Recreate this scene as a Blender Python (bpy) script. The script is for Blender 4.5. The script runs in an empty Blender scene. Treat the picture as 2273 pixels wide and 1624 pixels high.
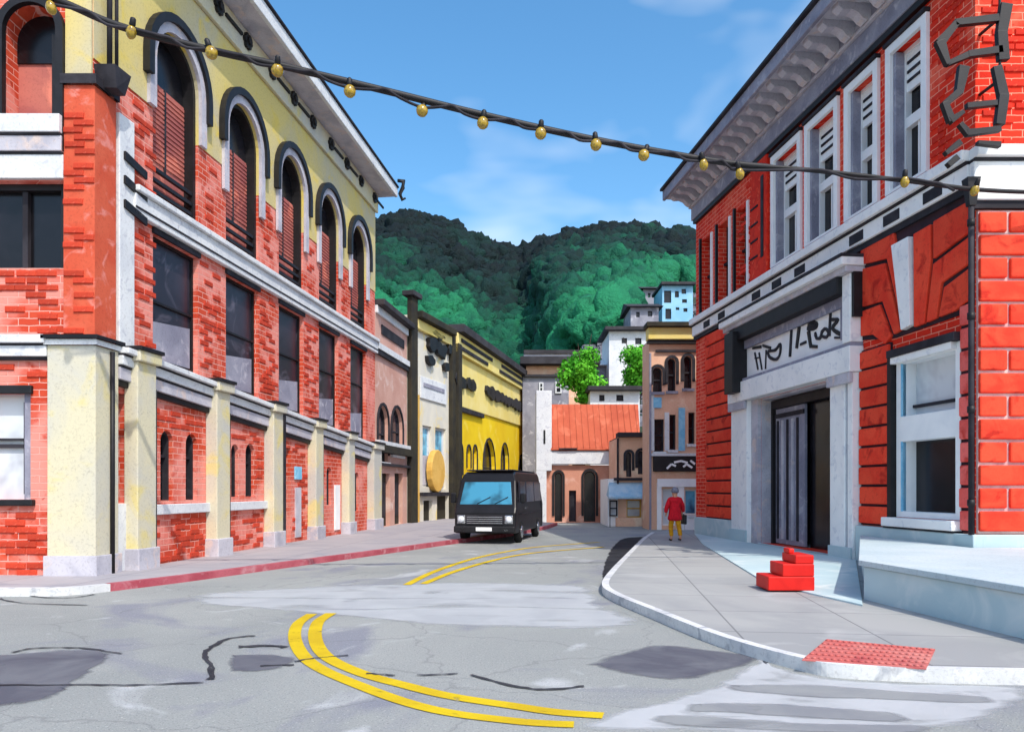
import bpy, bmesh, math, random
import numpy as np
from mathutils import Vector, Matrix, noise
from mathutils.geometry import tessellate_polygon
R = math.radians
random.seed(7)
SC = bpy.context.scene
COL = SC.collection

# ------------------------------------------------------------------ camera, sky, sun, exposure
EYE = 1.75; FOC = 1700.0; CX = 1136.5; HOR = 1085.0; W = 2273.0
cam_d = bpy.data.cameras.new('camera'); cam = bpy.data.objects.new('camera', cam_d); COL.objects.link(cam)
cam.location = (0, 0, EYE); cam.rotation_euler = (R(90), 0, 0)
cam_d.sensor_width = 36; cam_d.lens = FOC / W * 36; cam_d.shift_y = (HOR - 812) / W
cam_d.clip_start = .1; cam_d.clip_end = 3000
SC.camera = cam

SUN_EL = R(50); SUN_VEC = Vector((.45, -.89, 0)).normalized()
SUN_TO = Vector((SUN_VEC.x * math.cos(SUN_EL), SUN_VEC.y * math.cos(SUN_EL), math.sin(SUN_EL)))
wd = bpy.data.worlds.new('World'); SC.world = wd; wd.use_nodes = True
wn = wd.node_tree; wn.nodes.clear()
w_out = wn.nodes.new('ShaderNodeOutputWorld'); w_bg = wn.nodes.new('ShaderNodeBackground')
w_sky = wn.nodes.new('ShaderNodeTexSky'); w_sky.sky_type = 'NISHITA'; w_sky.sun_disc = False
w_sky.sun_elevation = SUN_EL; w_sky.sun_rotation = math.atan2(SUN_VEC.x, SUN_VEC.y)
w_sky.air_density = 1.0; w_sky.dust_density = 1.8; w_sky.ozone_density = 1.4
w_tc = wn.nodes.new('ShaderNodeTexCoord'); w_map = wn.nodes.new('ShaderNodeMapping')
w_map.inputs['Scale'].default_value = (1, 1, 2.2)
w_nz = wn.nodes.new('ShaderNodeTexNoise'); w_nz.inputs['Scale'].default_value = 2.6
w_nz.inputs['Detail'].default_value = 4; w_nz.inputs['Roughness'].default_value = .5; w_nz.inputs['Distortion'].default_value = .2
w_rmp = wn.nodes.new('ShaderNodeValToRGB')
w_rmp.color_ramp.elements[0].position = .54; w_rmp.color_ramp.elements[0].color = (0, 0, 0, 1)
w_rmp.color_ramp.elements[1].position = .86; w_rmp.color_ramp.elements[1].color = (.75, .75, .75, 1)
w_mix = wn.nodes.new('ShaderNodeMix'); w_mix.data_type = 'RGBA'
w_mix.inputs['B'].default_value = (5.6, 5.6, 5.5, 1)
L = wn.links.new
L(w_tc.outputs['Generated'], w_map.inputs['Vector']); L(w_map.outputs[0], w_nz.inputs['Vector'])
L(w_nz.outputs['Fac'], w_rmp.inputs[0]); L(w_rmp.outputs[0], w_mix.inputs['Factor'])
w_hs = wn.nodes.new('ShaderNodeHueSaturation'); w_hs.inputs['Saturation'].default_value = 1.3; w_hs.inputs['Hue'].default_value = .492
L(w_sky.outputs[0], w_hs.inputs['Color']); L(w_hs.outputs[0], w_mix.inputs['A']); L(w_mix.outputs['Result'], w_bg.inputs['Color'])
w_bg.inputs['Strength'].default_value = .15
wd.cycles.sampling_method = 'MANUAL'; wd.cycles.sample_map_resolution = 512
L(w_bg.outputs[0], w_out.inputs['Surface'])

sun_d = bpy.data.lights.new('sun', 'SUN'); sun_o = bpy.data.objects.new('sun', sun_d); COL.objects.link(sun_o)
sun_d.energy = 2.0; sun_d.angle = R(.55); sun_d.color = (1, .95, .86)
sun_o.rotation_euler = SUN_TO.to_track_quat('Z', 'Y').to_euler(); sun_o.location = (-20, 10, 40)
SC.view_settings.view_transform = 'Standard'; SC.view_settings.look = 'None'
SC.view_settings.gamma = 1; SC.view_settings.exposure = .82
SC.cycles.max_bounces = 5; SC.cycles.diffuse_bounces = 3; SC.cycles.glossy_bounces = 2; SC.cycles.transparent_max_bounces = 6
try: SC.view_settings.use_curve_mapping = False
except Exception: pass

# ------------------------------------------------------------------ measuring helpers
def ground(x, y, z=0.0):
    Y = (EYE - z) * FOC / (y - HOR)
    return Vector(((x - CX) / FOC * Y, Y, z))
class Frame:
    """a vertical facade: origin o, along-direction ang; local x along, y inward, z up"""
    def __init__(s, o, ang):
        s.o = Vector((o[0], o[1], 0)); s.ang = ang
        s.a = Vector((math.cos(ang), math.sin(ang), 0)); s.n = Vector((math.sin(ang), -math.cos(ang), 0))  # n outward
    def px(s, x, y, w=0.0):
        r = Vector(((x - CX) / FOC, 1, (HOR - y) / FOC)); c = Vector((0, 0, EYE))
        t = (s.o + s.n * w - c).dot(s.n) / r.dot(s.n); p = c + r * t
        return ((p - s.o).dot(s.a), p.z)
    def rect(s, xl, xr, yt, yb, w=0.0):
        xm = (xl + xr) / 2
        return (s.px(xl, yt, w)[0], s.px(xr, yt, w)[0], s.px(xm, yb, w)[1], s.px(xm, yt, w)[1])
    def P(s, u, w, v):
        return s.o + s.a * u + s.n * w + Vector((0, 0, v))

# ------------------------------------------------------------------ materials
def lin(c):
    c = c / 255.0
    return c / 12.92 if c <= .04045 else ((c + .055) / 1.055) ** 2.4
def rgb(r, g, b): return (lin(r), lin(g), lin(b), 1)
MATS = {}
def base_mat(name, rough=.8, spec=.3, metal=0):
    m = bpy.data.materials.new(name); m.use_nodes = True
    b = m.node_tree.nodes['Principled BSDF']; b.inputs['Roughness'].default_value = rough
    b.inputs['Specular IOR Level'].default_value = spec; b.inputs['Metallic'].default_value = metal
    MATS[name] = m
    return m, m.node_tree, b
def mix_node(nt, a, b, fac=None):
    n = nt.nodes.new('ShaderNodeMix'); n.data_type = 'RGBA'
    for k, v in (('A', a), ('B', b)):
        if isinstance(v, tuple): n.inputs[k].default_value = v
        else: nt.links.new(v, n.inputs[k])
    if fac is not None:
        if isinstance(fac, float): n.inputs['Factor'].default_value = fac
        else: nt.links.new(fac, n.inputs['Factor'])
    return n.outputs['Result']
def noise_node(nt, vec, scale, detail=4, lo=.4, hi=.6, dist=.3, rough=.55):
    n = nt.nodes.new('ShaderNodeTexNoise'); n.inputs['Scale'].default_value = scale
    n.inputs['Detail'].default_value = detail; n.inputs['Distortion'].default_value = dist; n.inputs['Roughness'].default_value = rough
    nt.links.new(vec, n.inputs['Vector'])
    r = nt.nodes.new('ShaderNodeMapRange'); r.inputs['From Min'].default_value = lo; r.inputs['From Max'].default_value = hi
    nt.links.new(n.outputs['Fac'], r.inputs['Value'])
    return r.outputs['Result']
def bump(nt, b, h, strength=.3, dist=.02):
    n = nt.nodes.new('ShaderNodeBump'); n.inputs['Strength'].default_value = strength; n.inputs['Distance'].default_value = dist
    nt.links.new(h, n.inputs['Height']); nt.links.new(n.outputs[0], b.inputs['Normal'])
def wash(name, c1, c2, scale=.8, c3=None, scale3=3.0, rough=.82, spec=.25, bmp=.25, bd=.01, metal=0, grain=40, rnd=0.0):
    """mottled, weathered colour: c1 with worn patches of c2 and finer flecks of c3"""
    m, nt, b = base_mat(name, rough, spec, metal)
    tc = nt.nodes.new('ShaderNodeTexCoord'); v = tc.outputs['Object']
    col = mix_node(nt, c1, c2, noise_node(nt, v, scale, 4, .42, .62, .6))
    if c3: col = mix_node(nt, col, c3, noise_node(nt, v, scale3, 5, .56, .68, .8))
    if bmp >= .25 and not metal:          # fine grit and dirt flecks
        dk = nt.nodes.new('ShaderNodeMix'); dk.data_type = 'RGBA'; dk.blend_type = 'MULTIPLY'
        dk.inputs['B'].default_value = (.62, .60, .60, 1); nt.links.new(col, dk.inputs['A'])
        nt.links.new(noise_node(nt, v, 22, 3, .52, .85, .4, .7), dk.inputs['Factor']); col = dk.outputs['Result']
    if rnd:
        oi = nt.nodes.new('ShaderNodeObjectInfo'); hs = nt.nodes.new('ShaderNodeHueSaturation')
        mr = nt.nodes.new('ShaderNodeMapRange'); mr.inputs['To Min'].default_value = 1 - rnd; mr.inputs['To Max'].default_value = 1 + rnd
        nt.links.new(oi.outputs['Random'], mr.inputs['Value']); nt.links.new(mr.outputs[0], hs.inputs['Value'])
        nt.links.new(col, hs.inputs['Color']); col = hs.outputs[0]
    nt.links.new(col, b.inputs['Base Color'])
    if bmp: bump(nt, b, noise_node(nt, v, grain, 5, 0, 1), bmp, bd)
    return m
def brick(name, c1, c2, mortar, patch, bw=.40, bh=.135, scale_patch=.9, plo=.5, phi=.66):
    m, nt, b = base_mat(name, .86, .2)
    tc = nt.nodes.new('ShaderNodeTexCoord'); sep = nt.nodes.new('ShaderNodeSeparateXYZ'); nt.links.new(tc.outputs['Object'], sep.inputs[0])
    add = nt.nodes.new('ShaderNodeMath'); nt.links.new(sep.outputs[0], add.inputs[0]); nt.links.new(sep.outputs[1], add.inputs[1])
    cmb = nt.nodes.new('ShaderNodeCombineXYZ'); nt.links.new(add.outputs[0], cmb.inputs[0]); nt.links.new(sep.outputs[2], cmb.inputs[1])
    wob = nt.nodes.new('ShaderNodeTexNoise'); wob.inputs['Scale'].default_value = 6; nt.links.new(tc.outputs['Object'], wob.inputs['Vector'])
    vm = nt.nodes.new('ShaderNodeVectorMath'); vm.operation = 'MULTIPLY_ADD'; vm.inputs[1].default_value = (.03, .03, .03)
    nt.links.new(wob.outputs['Color'], vm.inputs[0]); nt.links.new(cmb.outputs[0], vm.inputs[2])
    bt = nt.nodes.new('ShaderNodeTexBrick'); nt.links.new(vm.outputs[0], bt.inputs['Vector'])
    bt.inputs['Scale'].default_value = 1; bt.inputs['Brick Width'].default_value = bw; bt.inputs['Row Height'].default_value = bh
    bt.inputs['Mortar Size'].default_value = .011; bt.inputs['Mortar Smooth'].default_value = .5; bt.inputs['Bias'].default_value = 0
    bt.inputs['Color1'].default_value = c1; bt.inputs['Color2'].default_value = c2; bt.inputs['Mortar'].default_value = mortar
    v = tc.outputs['Object']
    col = mix_node(nt, bt.outputs['Color'], patch, noise_node(nt, v, scale_patch, 5, plo, phi, .7))
    col = mix_node(nt, col, c2, noise_node(nt, v, 2.4, 4, .56, .72, .5))
    col = mix_node(nt, col, tuple(q * .55 for q in c2[:3]) + (1,), noise_node(nt, v, 9, 3, .62, .8, .3))
    col = mix_node(nt, col, mortar, bt.outputs['Fac'])
    nt.links.new(col, b.inputs['Base Color'])
    inv = nt.nodes.new('ShaderNodeMath'); inv.operation = 'SUBTRACT'; inv.inputs[0].default_value = 1.0; nt.links.new(bt.outputs['Fac'], inv.inputs[1])
    ad2 = nt.nodes.new('ShaderNodeMath'); ad2.operation = 'MULTIPLY_ADD'; ad2.inputs[1].default_value = .35
    nt.links.new(noise_node(nt, v, 26, 5, 0, 1), ad2.inputs[0]); nt.links.new(inv.outputs[0], ad2.inputs[2])
    bump(nt, b, ad2.outputs[0], .6, .012)
    return m
def glass(name, c, rough=.08, c2=None):
    m, nt, b = base_mat(name, rough, .4)
    tc = nt.nodes.new('ShaderNodeTexCoord'); v = tc.outputs['Object']
    nt.links.new(mix_node(nt, c, c2 or tuple(min(1, q * 2.2) for q in c[:3]) + (1,), noise_node(nt, v, .9, 3, .45, .65)), b.inputs['Base Color'])
    bump(nt, b, noise_node(nt, v, 1.6, 2, 0, 1), .06, .05)
    return m

brick('brick_orange', rgb(208, 82, 54), rgb(188, 64, 42), rgb(226, 164, 150), rgb(228, 140, 126), scale_patch=.8, plo=.43, phi=.58)
wash('brick_piece_orange', rgb(194, 66, 42), rgb(178, 56, 38), 3, rgb(208, 92, 68), 7, rnd=.16)
wash('brick_solid', rgb(206, 94, 66), rgb(198, 78, 52), .9, rgb(220, 132, 118), 2.4)
brick('brick_red', rgb(236, 56, 32), rgb(218, 44, 26), rgb(248, 156, 130), rgb(242, 102, 76))
wash('brick_piece_red', rgb(222, 50, 28), rgb(202, 40, 24), 3, rgb(240, 92, 62), 6, rnd=.16)
wash('rustic_red', rgb(238, 76, 48), rgb(230, 58, 36), 1.6, rgb(190, 40, 24), 2.6, rnd=.10, bmp=.5, grain=18)
wash('rustic_pink', rgb(246, 112, 104), rgb(238, 94, 86), 1.6, rgb(212, 66, 56), 3.0, rnd=.10, bmp=.5, grain=18)
wash('mortar_pale', rgb(222, 196, 190), rgb(196, 160, 160), 1.5)
wash('mortar_dark', rgb(44, 32, 40), rgb(64, 42, 50), 1.5)
wash('stucco_yellow', rgb(212, 192, 118), rgb(194, 184, 150), .38, rgb(216, 192, 96), 1.1, bmp=.3)
wash('stucco_cream', rgb(210, 202, 172), rgb(192, 190, 180), .5, rgb(214, 200, 140), 1.0, bmp=.3)
wash('stone_white', rgb(222, 224, 224), rgb(208, 211, 214), .9, rgb(194, 196, 202), 5, bmp=.3)
wash('paint_white', rgb(246, 246, 244), rgb(236, 237, 237), 1.2, None, bmp=.12)
wash('stone_bright', rgb(246, 245, 242), rgb(236, 236, 234), .9, rgb(220, 221, 224), 5, bmp=.24)
wash('stone_lilac', rgb(150, 150, 164), rgb(128, 128, 144), 1.0, rgb(178, 176, 186), 2.6)
wash('stone_lilac_light', rgb(196, 193, 200), rgb(172, 170, 180), 1.4, rgb(206, 190, 184), 2.6)
wash('iron_black', rgb(16, 15, 18), rgb(26, 24, 28), 3, None, rough=.55, spec=.4, bmp=.2)
wash('trim_charcoal', rgb(36, 34, 40), rgb(54, 52, 58), 1.6, None, rough=.7)
wash('shutter_brown', rgb(186, 108, 96), rgb(164, 92, 88), 1.1, rgb(226, 134, 112), 1.2)
glass('glass_dark', rgb(18, 17, 21), .22)
wash('glass_void', rgb(40, 36, 46), rgb(58, 53, 64), .8, rgb(92, 86, 98), 1.3, rough=.3, bmp=.05)
glass('glass_reflection', rgb(66, 140, 172), .12, rgb(16, 20, 26))  # blue patches paint a sky reflection into the dark windscreen
glass('glass_grey', rgb(60, 58, 68), .15, rgb(30, 28, 34))
glass('glass_blue', rgb(110, 190, 222), .12, rgb(50, 90, 120))
glass('glass_pale', rgb(214, 220, 224), .2, rgb(168, 172, 182))
wash('stone_shade_blue', rgb(190, 208, 210), rgb(176, 199, 204), .5, rgb(206, 217, 217), 1.1, bmp=.24)  # pale stone with the blue of its shade put into the colour
wash('stone_top', rgb(192, 204, 206), rgb(180, 196, 200), .7)
wash('pink_stucco', rgb(208, 164, 148), rgb(198, 150, 134), .6, rgb(218, 188, 176), 1.4)
wash('peach_stucco', rgb(236, 190, 160), rgb(226, 176, 146), .6, rgb(240, 210, 182), 1.0)
wash('salmon_stucco', rgb(206, 146, 122), rgb(190, 128, 106), .6, rgb(216, 166, 146), 1.3)
wash('yellow_bright', rgb(238, 202, 24), rgb(230, 190, 18), .35, rgb(240, 212, 80), .7, bmp=.2)
wash('cream_white', rgb(222, 216, 198), rgb(208, 204, 192), .6, rgb(230, 208, 136), .9, bmp=.2)
wash('yellow_pale', rgb(236, 216, 140), rgb(232, 208, 116), .5, bmp=.2)
wash('ochre', rgb(222, 180, 96), rgb(210, 164, 78), 1.2)
wash('olive_dark', rgb(58, 54, 42), rgb(44, 42, 38), 1.2)
wash('roof_rust', rgb(186, 92, 64), rgb(174, 80, 56), .8, rgb(198, 108, 80), 1.8, bmp=.4)
wash('roof_dark', rgb(52, 50, 54), rgb(66, 64, 68), 1)
wash('blue_siding', rgb(150, 200, 226), rgb(132, 186, 216), .6)
wash('grey_siding', rgb(150, 150, 160), rgb(126, 126, 138), .6, rgb(190, 190, 198), 1.4)
wash('awning_blue', rgb(150, 190, 214), rgb(186, 208, 220), 1.3)
wash('plaque_blue', rgb(120, 188, 222), rgb(150, 204, 230), 4)
wash('red_paint', rgb(214, 34, 26), rgb(200, 28, 22), 2.2, None, rough=.5, bmp=.1)
wash('kerb_red', rgb(176, 92, 102), rgb(160, 70, 82), 1.2, rgb(186, 128, 134), 3)
wash('kerb_stone', rgb(214, 214, 212), rgb(196, 197, 198), 1.2, rgb(170, 172, 176), 3.5)
wash('pad_red', rgb(190, 100, 94), rgb(198, 124, 116), 1.4, rgb(172, 80, 80), 3, bmp=.2)
wash('bulb_amber', rgb(176, 146, 40), rgb(130, 104, 34), 20, None, rough=.15, spec=.7, bmp=0)
wash('van_black', rgb(20, 20, 24), rgb(28, 28, 33), 1.2, None, rough=.35, spec=.3, bmp=0)
wash('tyre', rgb(22, 22, 23), rgb(30, 30, 31), 6, None, rough=.9)
wash('chrome', rgb(190, 192, 198), rgb(170, 172, 178), 4, None, rough=.2, metal=.9, bmp=0)
wash('lamp_clear', rgb(226, 230, 234), rgb(200, 206, 212), 8, None, rough=.1, spec=.7, bmp=0)
wash('coat_red', rgb(206, 26, 42), rgb(182, 18, 34), 6, None, rough=.9)
wash('trousers_gold', rgb(206, 150, 30), rgb(178, 124, 20), 8, None, rough=.9)
wash('hat_grey', rgb(128, 128, 142), rgb(106, 106, 120), 10, None, rough=.95)
wash('skin', rgb(206, 152, 124), rgb(196, 140, 112), 8, None, rough=.6)
wash('bark', rgb(70, 56, 46), rgb(52, 42, 36), 4, None, bmp=.6)
wash('terrain', rgb(60, 74, 58), rgb(48, 60, 52), .06, rgb(112, 112, 118), .12, bmp=.6, bd=.3, grain=1.5)
wash('rubble', rgb(126, 126, 136), rgb(96, 96, 106), .5, rgb(176, 176, 182), 1.2, bmp=.8, bd=.2, grain=3)

def leafmat(name, cols):
    m, nt, b = base_mat(name, .75, .2)
    at = nt.nodes.new('ShaderNodeAttribute'); at.attribute_name = 'tint'
    cr = nt.nodes.new('ShaderNodeValToRGB'); e = cr.color_ramp.elements
    for i, (p, c) in enumerate(cols):
        el = e[i] if i < 2 else e.new(p)
        el.position = p; el.color = c
    nt.links.new(at.outputs['Fac'], cr.inputs[0]); nt.links.new(cr.outputs[0], b.inputs['Base Color'])
    tc = nt.nodes.new('ShaderNodeTexCoord'); bump(nt, b, noise_node(nt, tc.outputs['Object'], 2.6, 4, .2, .8), .8, .4 if 'forest' in name else .02)
    return m
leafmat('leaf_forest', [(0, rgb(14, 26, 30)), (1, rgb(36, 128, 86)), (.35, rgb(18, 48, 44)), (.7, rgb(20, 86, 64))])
leafmat('leaf_bright', [(0, rgb(56, 140, 28)), (1, rgb(112, 196, 50))])

def road_mat():
    m, nt, b = base_mat('asphalt', .88, .25)
    tc = nt.nodes.new('ShaderNodeTexCoord'); v = tc.outputs['Object']
    col = mix_node(nt, rgb(146, 149, 146), rgb(158, 160, 156), noise_node(nt, v, .22, 6, .4, .6, .8))
    col = mix_node(nt, col, rgb(134, 136, 144), noise_node(nt, v, .35, 7, .54, .64, 1.2))
    col = mix_node(nt, col, rgb(182, 184, 184), noise_node(nt, v, .6, 6, .60, .70, 1.5))
    col = mix_node(nt, col, rgb(112, 114, 117), noise_node(nt, v, 60, 2, .56, .74))
    nt.links.new(col, b.inputs['Base Color'])
    col = mix_node(nt, col, rgb(196, 196, 192), noise_node(nt, v, 45, 2, .62, .78))
    wob = nt.nodes.new('ShaderNodeTexNoise'); wob.inputs['Scale'].default_value = 2.0; wob.inputs['Detail'].default_value = 5; nt.links.new(v, wob.inputs['Vector'])
    vm = nt.nodes.new('ShaderNodeVectorMath'); vm.operation = 'MULTIPLY_ADD'; vm.inputs[1].default_value = (.7, .7, 0); nt.links.new(wob.outputs['Color'], vm.inputs[0]); nt.links.new(v, vm.inputs[2])
    vo = nt.nodes.new('ShaderNodeTexVoronoi'); vo.feature = 'DISTANCE_TO_EDGE'; vo.inputs['Scale'].default_value = .42; nt.links.new(vm.outputs[0], vo.inputs['Vector'])
    cr = nt.nodes.new('ShaderNodeMapRange'); cr.inputs['From Min'].default_value = .0; cr.inputs['From Max'].default_value = .008; cr.inputs['To Min'].default_value = .3; cr.inputs['To Max'].default_value = 0; nt.links.new(vo.outputs['Distance'], cr.inputs['Value'])
    col = mix_node(nt, col, rgb(86, 86, 90), cr.outputs[0])
    nt.links.new(col, b.inputs['Base Color'])
    bump(nt, b, noise_node(nt, v, 60, 4, 0, 1), .7, .02)
    return m
road_mat()
def walk_mat(name, c1, c2, c3):
    m, nt, b = base_mat(name, .85, .25)
    tc = nt.nodes.new('ShaderNodeTexCoord'); v = tc.outputs['Object']
    col = mix_node(nt, c1, c2, noise_node(nt, v, .4, 6, .42, .6, .8))
    col = mix_node(nt, col, c3, noise_node(nt, v, .7, 6, .56, .7, 1.2))
    mp = nt.nodes.new('ShaderNodeMapping'); mp.inputs['Rotation'].default_value = (0, 0, .12); nt.links.new(v, mp.inputs[0])
    bt = nt.nodes.new('ShaderNodeTexBrick'); bt.offset = 0; nt.links.new(mp.outputs[0], bt.inputs['Vector'])
    bt.inputs['Scale'].default_value = 1; bt.inputs['Brick Width'].default_value = 1.5; bt.inputs['Row Height'].default_value = 1.5
    bt.inputs['Mortar Size'].default_value = .012; bt.inputs['Color1'].default_value = (1, 1, 1, 1); bt.inputs['Color2'].default_value = (.94, .94, .95, 1)
    bt.inputs['Mortar'].default_value = (.55, .55, .57, 1)
    mu = nt.nodes.new('ShaderNodeMix'); mu.data_type = 'RGBA'; mu.blend_type = 'MULTIPLY'; mu.inputs['Factor'].default_value = 1
    nt.links.new(col, mu.inputs['A']); nt.links.new(bt.outputs['Color'], mu.inputs['B'])
    nt.links.new(mu.outputs['Result'], b.inputs['Base Color'])
    bump(nt, b, noise_node(nt, v, 70, 4, 0, 1), .35, .008)
    return m
walk_mat('walk_grey', rgb(166, 166, 163), rgb(154, 155, 154), rgb(176, 176, 174))
walk_mat('walk_pink', rgb(170, 164, 166), rgb(160, 156, 160), rgb(146, 146, 154))
def worn_paint(name, paint, lo, hi, sc=1.1):
    m, nt, b = base_mat(name, .8, .25)
    tc = nt.nodes.new('ShaderNodeTexCoord'); v = tc.outputs['Object']
    mp = nt.nodes.new('ShaderNodeMapping'); mp.inputs['Scale'].default_value = (.35, 1.2, 1); nt.links.new(v, mp.inputs[0])
    f = noise_node(nt, mp.outputs[0], sc, 7, lo, hi, .8)
    col = mix_node(nt, paint, rgb(156, 158, 162), f)
    col = mix_node(nt, col, rgb(150, 152, 156), noise_node(nt, v, 55, 2, .6, .76))
    nt.links.new(col, b.inputs['Base Color'])
    bump(nt, b, noise_node(nt, v, 90, 4, 0, 1), .4, .01)
def frayed(name, c1, c2, amount=.9, nsc=3.0, wear=0.0, stretch=(1, 1, 1), attr=True):
    """thin worn layer: alpha frays at the ring marked by the edge attribute and wears off in flecks"""
    m, nt, b = base_mat(name, .85, .25)
    tc = nt.nodes.new('ShaderNodeTexCoord'); v = tc.outputs['Object']
    mp = nt.nodes.new('ShaderNodeMapping'); mp.inputs['Scale'].default_value = stretch; nt.links.new(v, mp.inputs[0])
    nt.links.new(mix_node(nt, c1, c2, noise_node(nt, v, 1.3, 5, .4, .62, .6)), b.inputs['Base Color'])
    nz = noise_node(nt, mp.outputs[0], nsc, 6, .25, .75, .6)
    al = nt.nodes.new('ShaderNodeMath'); al.operation = 'ADD'; nt.links.new(nz, al.inputs[0])
    if attr:
        at = nt.nodes.new('ShaderNodeAttribute'); at.attribute_name = 'edge'; sub = nt.nodes.new('ShaderNodeMath'); sub.operation = 'MULTIPLY_ADD'
        nt.links.new(at.outputs['Fac'], sub.inputs[0]); sub.inputs[1].default_value = 1.5 - wear; sub.inputs[2].default_value = -1.0; nt.links.new(sub.outputs[0], al.inputs[1])
    else: al.inputs[1].default_value = .5 - wear
    mr = nt.nodes.new('ShaderNodeMapRange'); mr.inputs['From Min'].default_value = .0; mr.inputs['From Max'].default_value = .5; mr.inputs['To Max'].default_value = amount
    nt.links.new(al.outputs[0], mr.inputs['Value']); nt.links.new(mr.outputs[0], b.inputs['Alpha'])
    bump(nt, b, noise_node(nt, v, 90, 3, 0, 1), .5, .012)
    return m
frayed('paint_crosswalk', rgb(196, 199, 201), rgb(184, 187, 190), .72, 1.6, .45, (.35, 1.3, 1))
frayed('paint_stripe', rgb(198, 200, 202), rgb(188, 190, 192), .8, 2.2, .38, (.5, 1.2, 1))
frayed('road_gap', rgb(150, 152, 152), rgb(136, 138, 142), .9, 2.2, .3, (.4, 1.2, 1))
frayed('blotch_dark', rgb(92, 92, 104), rgb(118, 119, 126), .75, 1.4, .25)
frayed('patch_dark', rgb(96, 96, 106), rgb(116, 117, 124), .8, 2.0, .3)
frayed('patch_gutter_shade', rgb(34, 34, 38), rgb(50, 50, 54), .95, 2.0, .15)
frayed('line_yellow', rgb(214, 184, 20), rgb(198, 166, 22), .97, 7.0, .26, (1, 1, 1), False)
frayed('tar', rgb(46, 46, 52), rgb(62, 62, 68), .92, 6.0, .30, (1, 1, 1), False)

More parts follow.
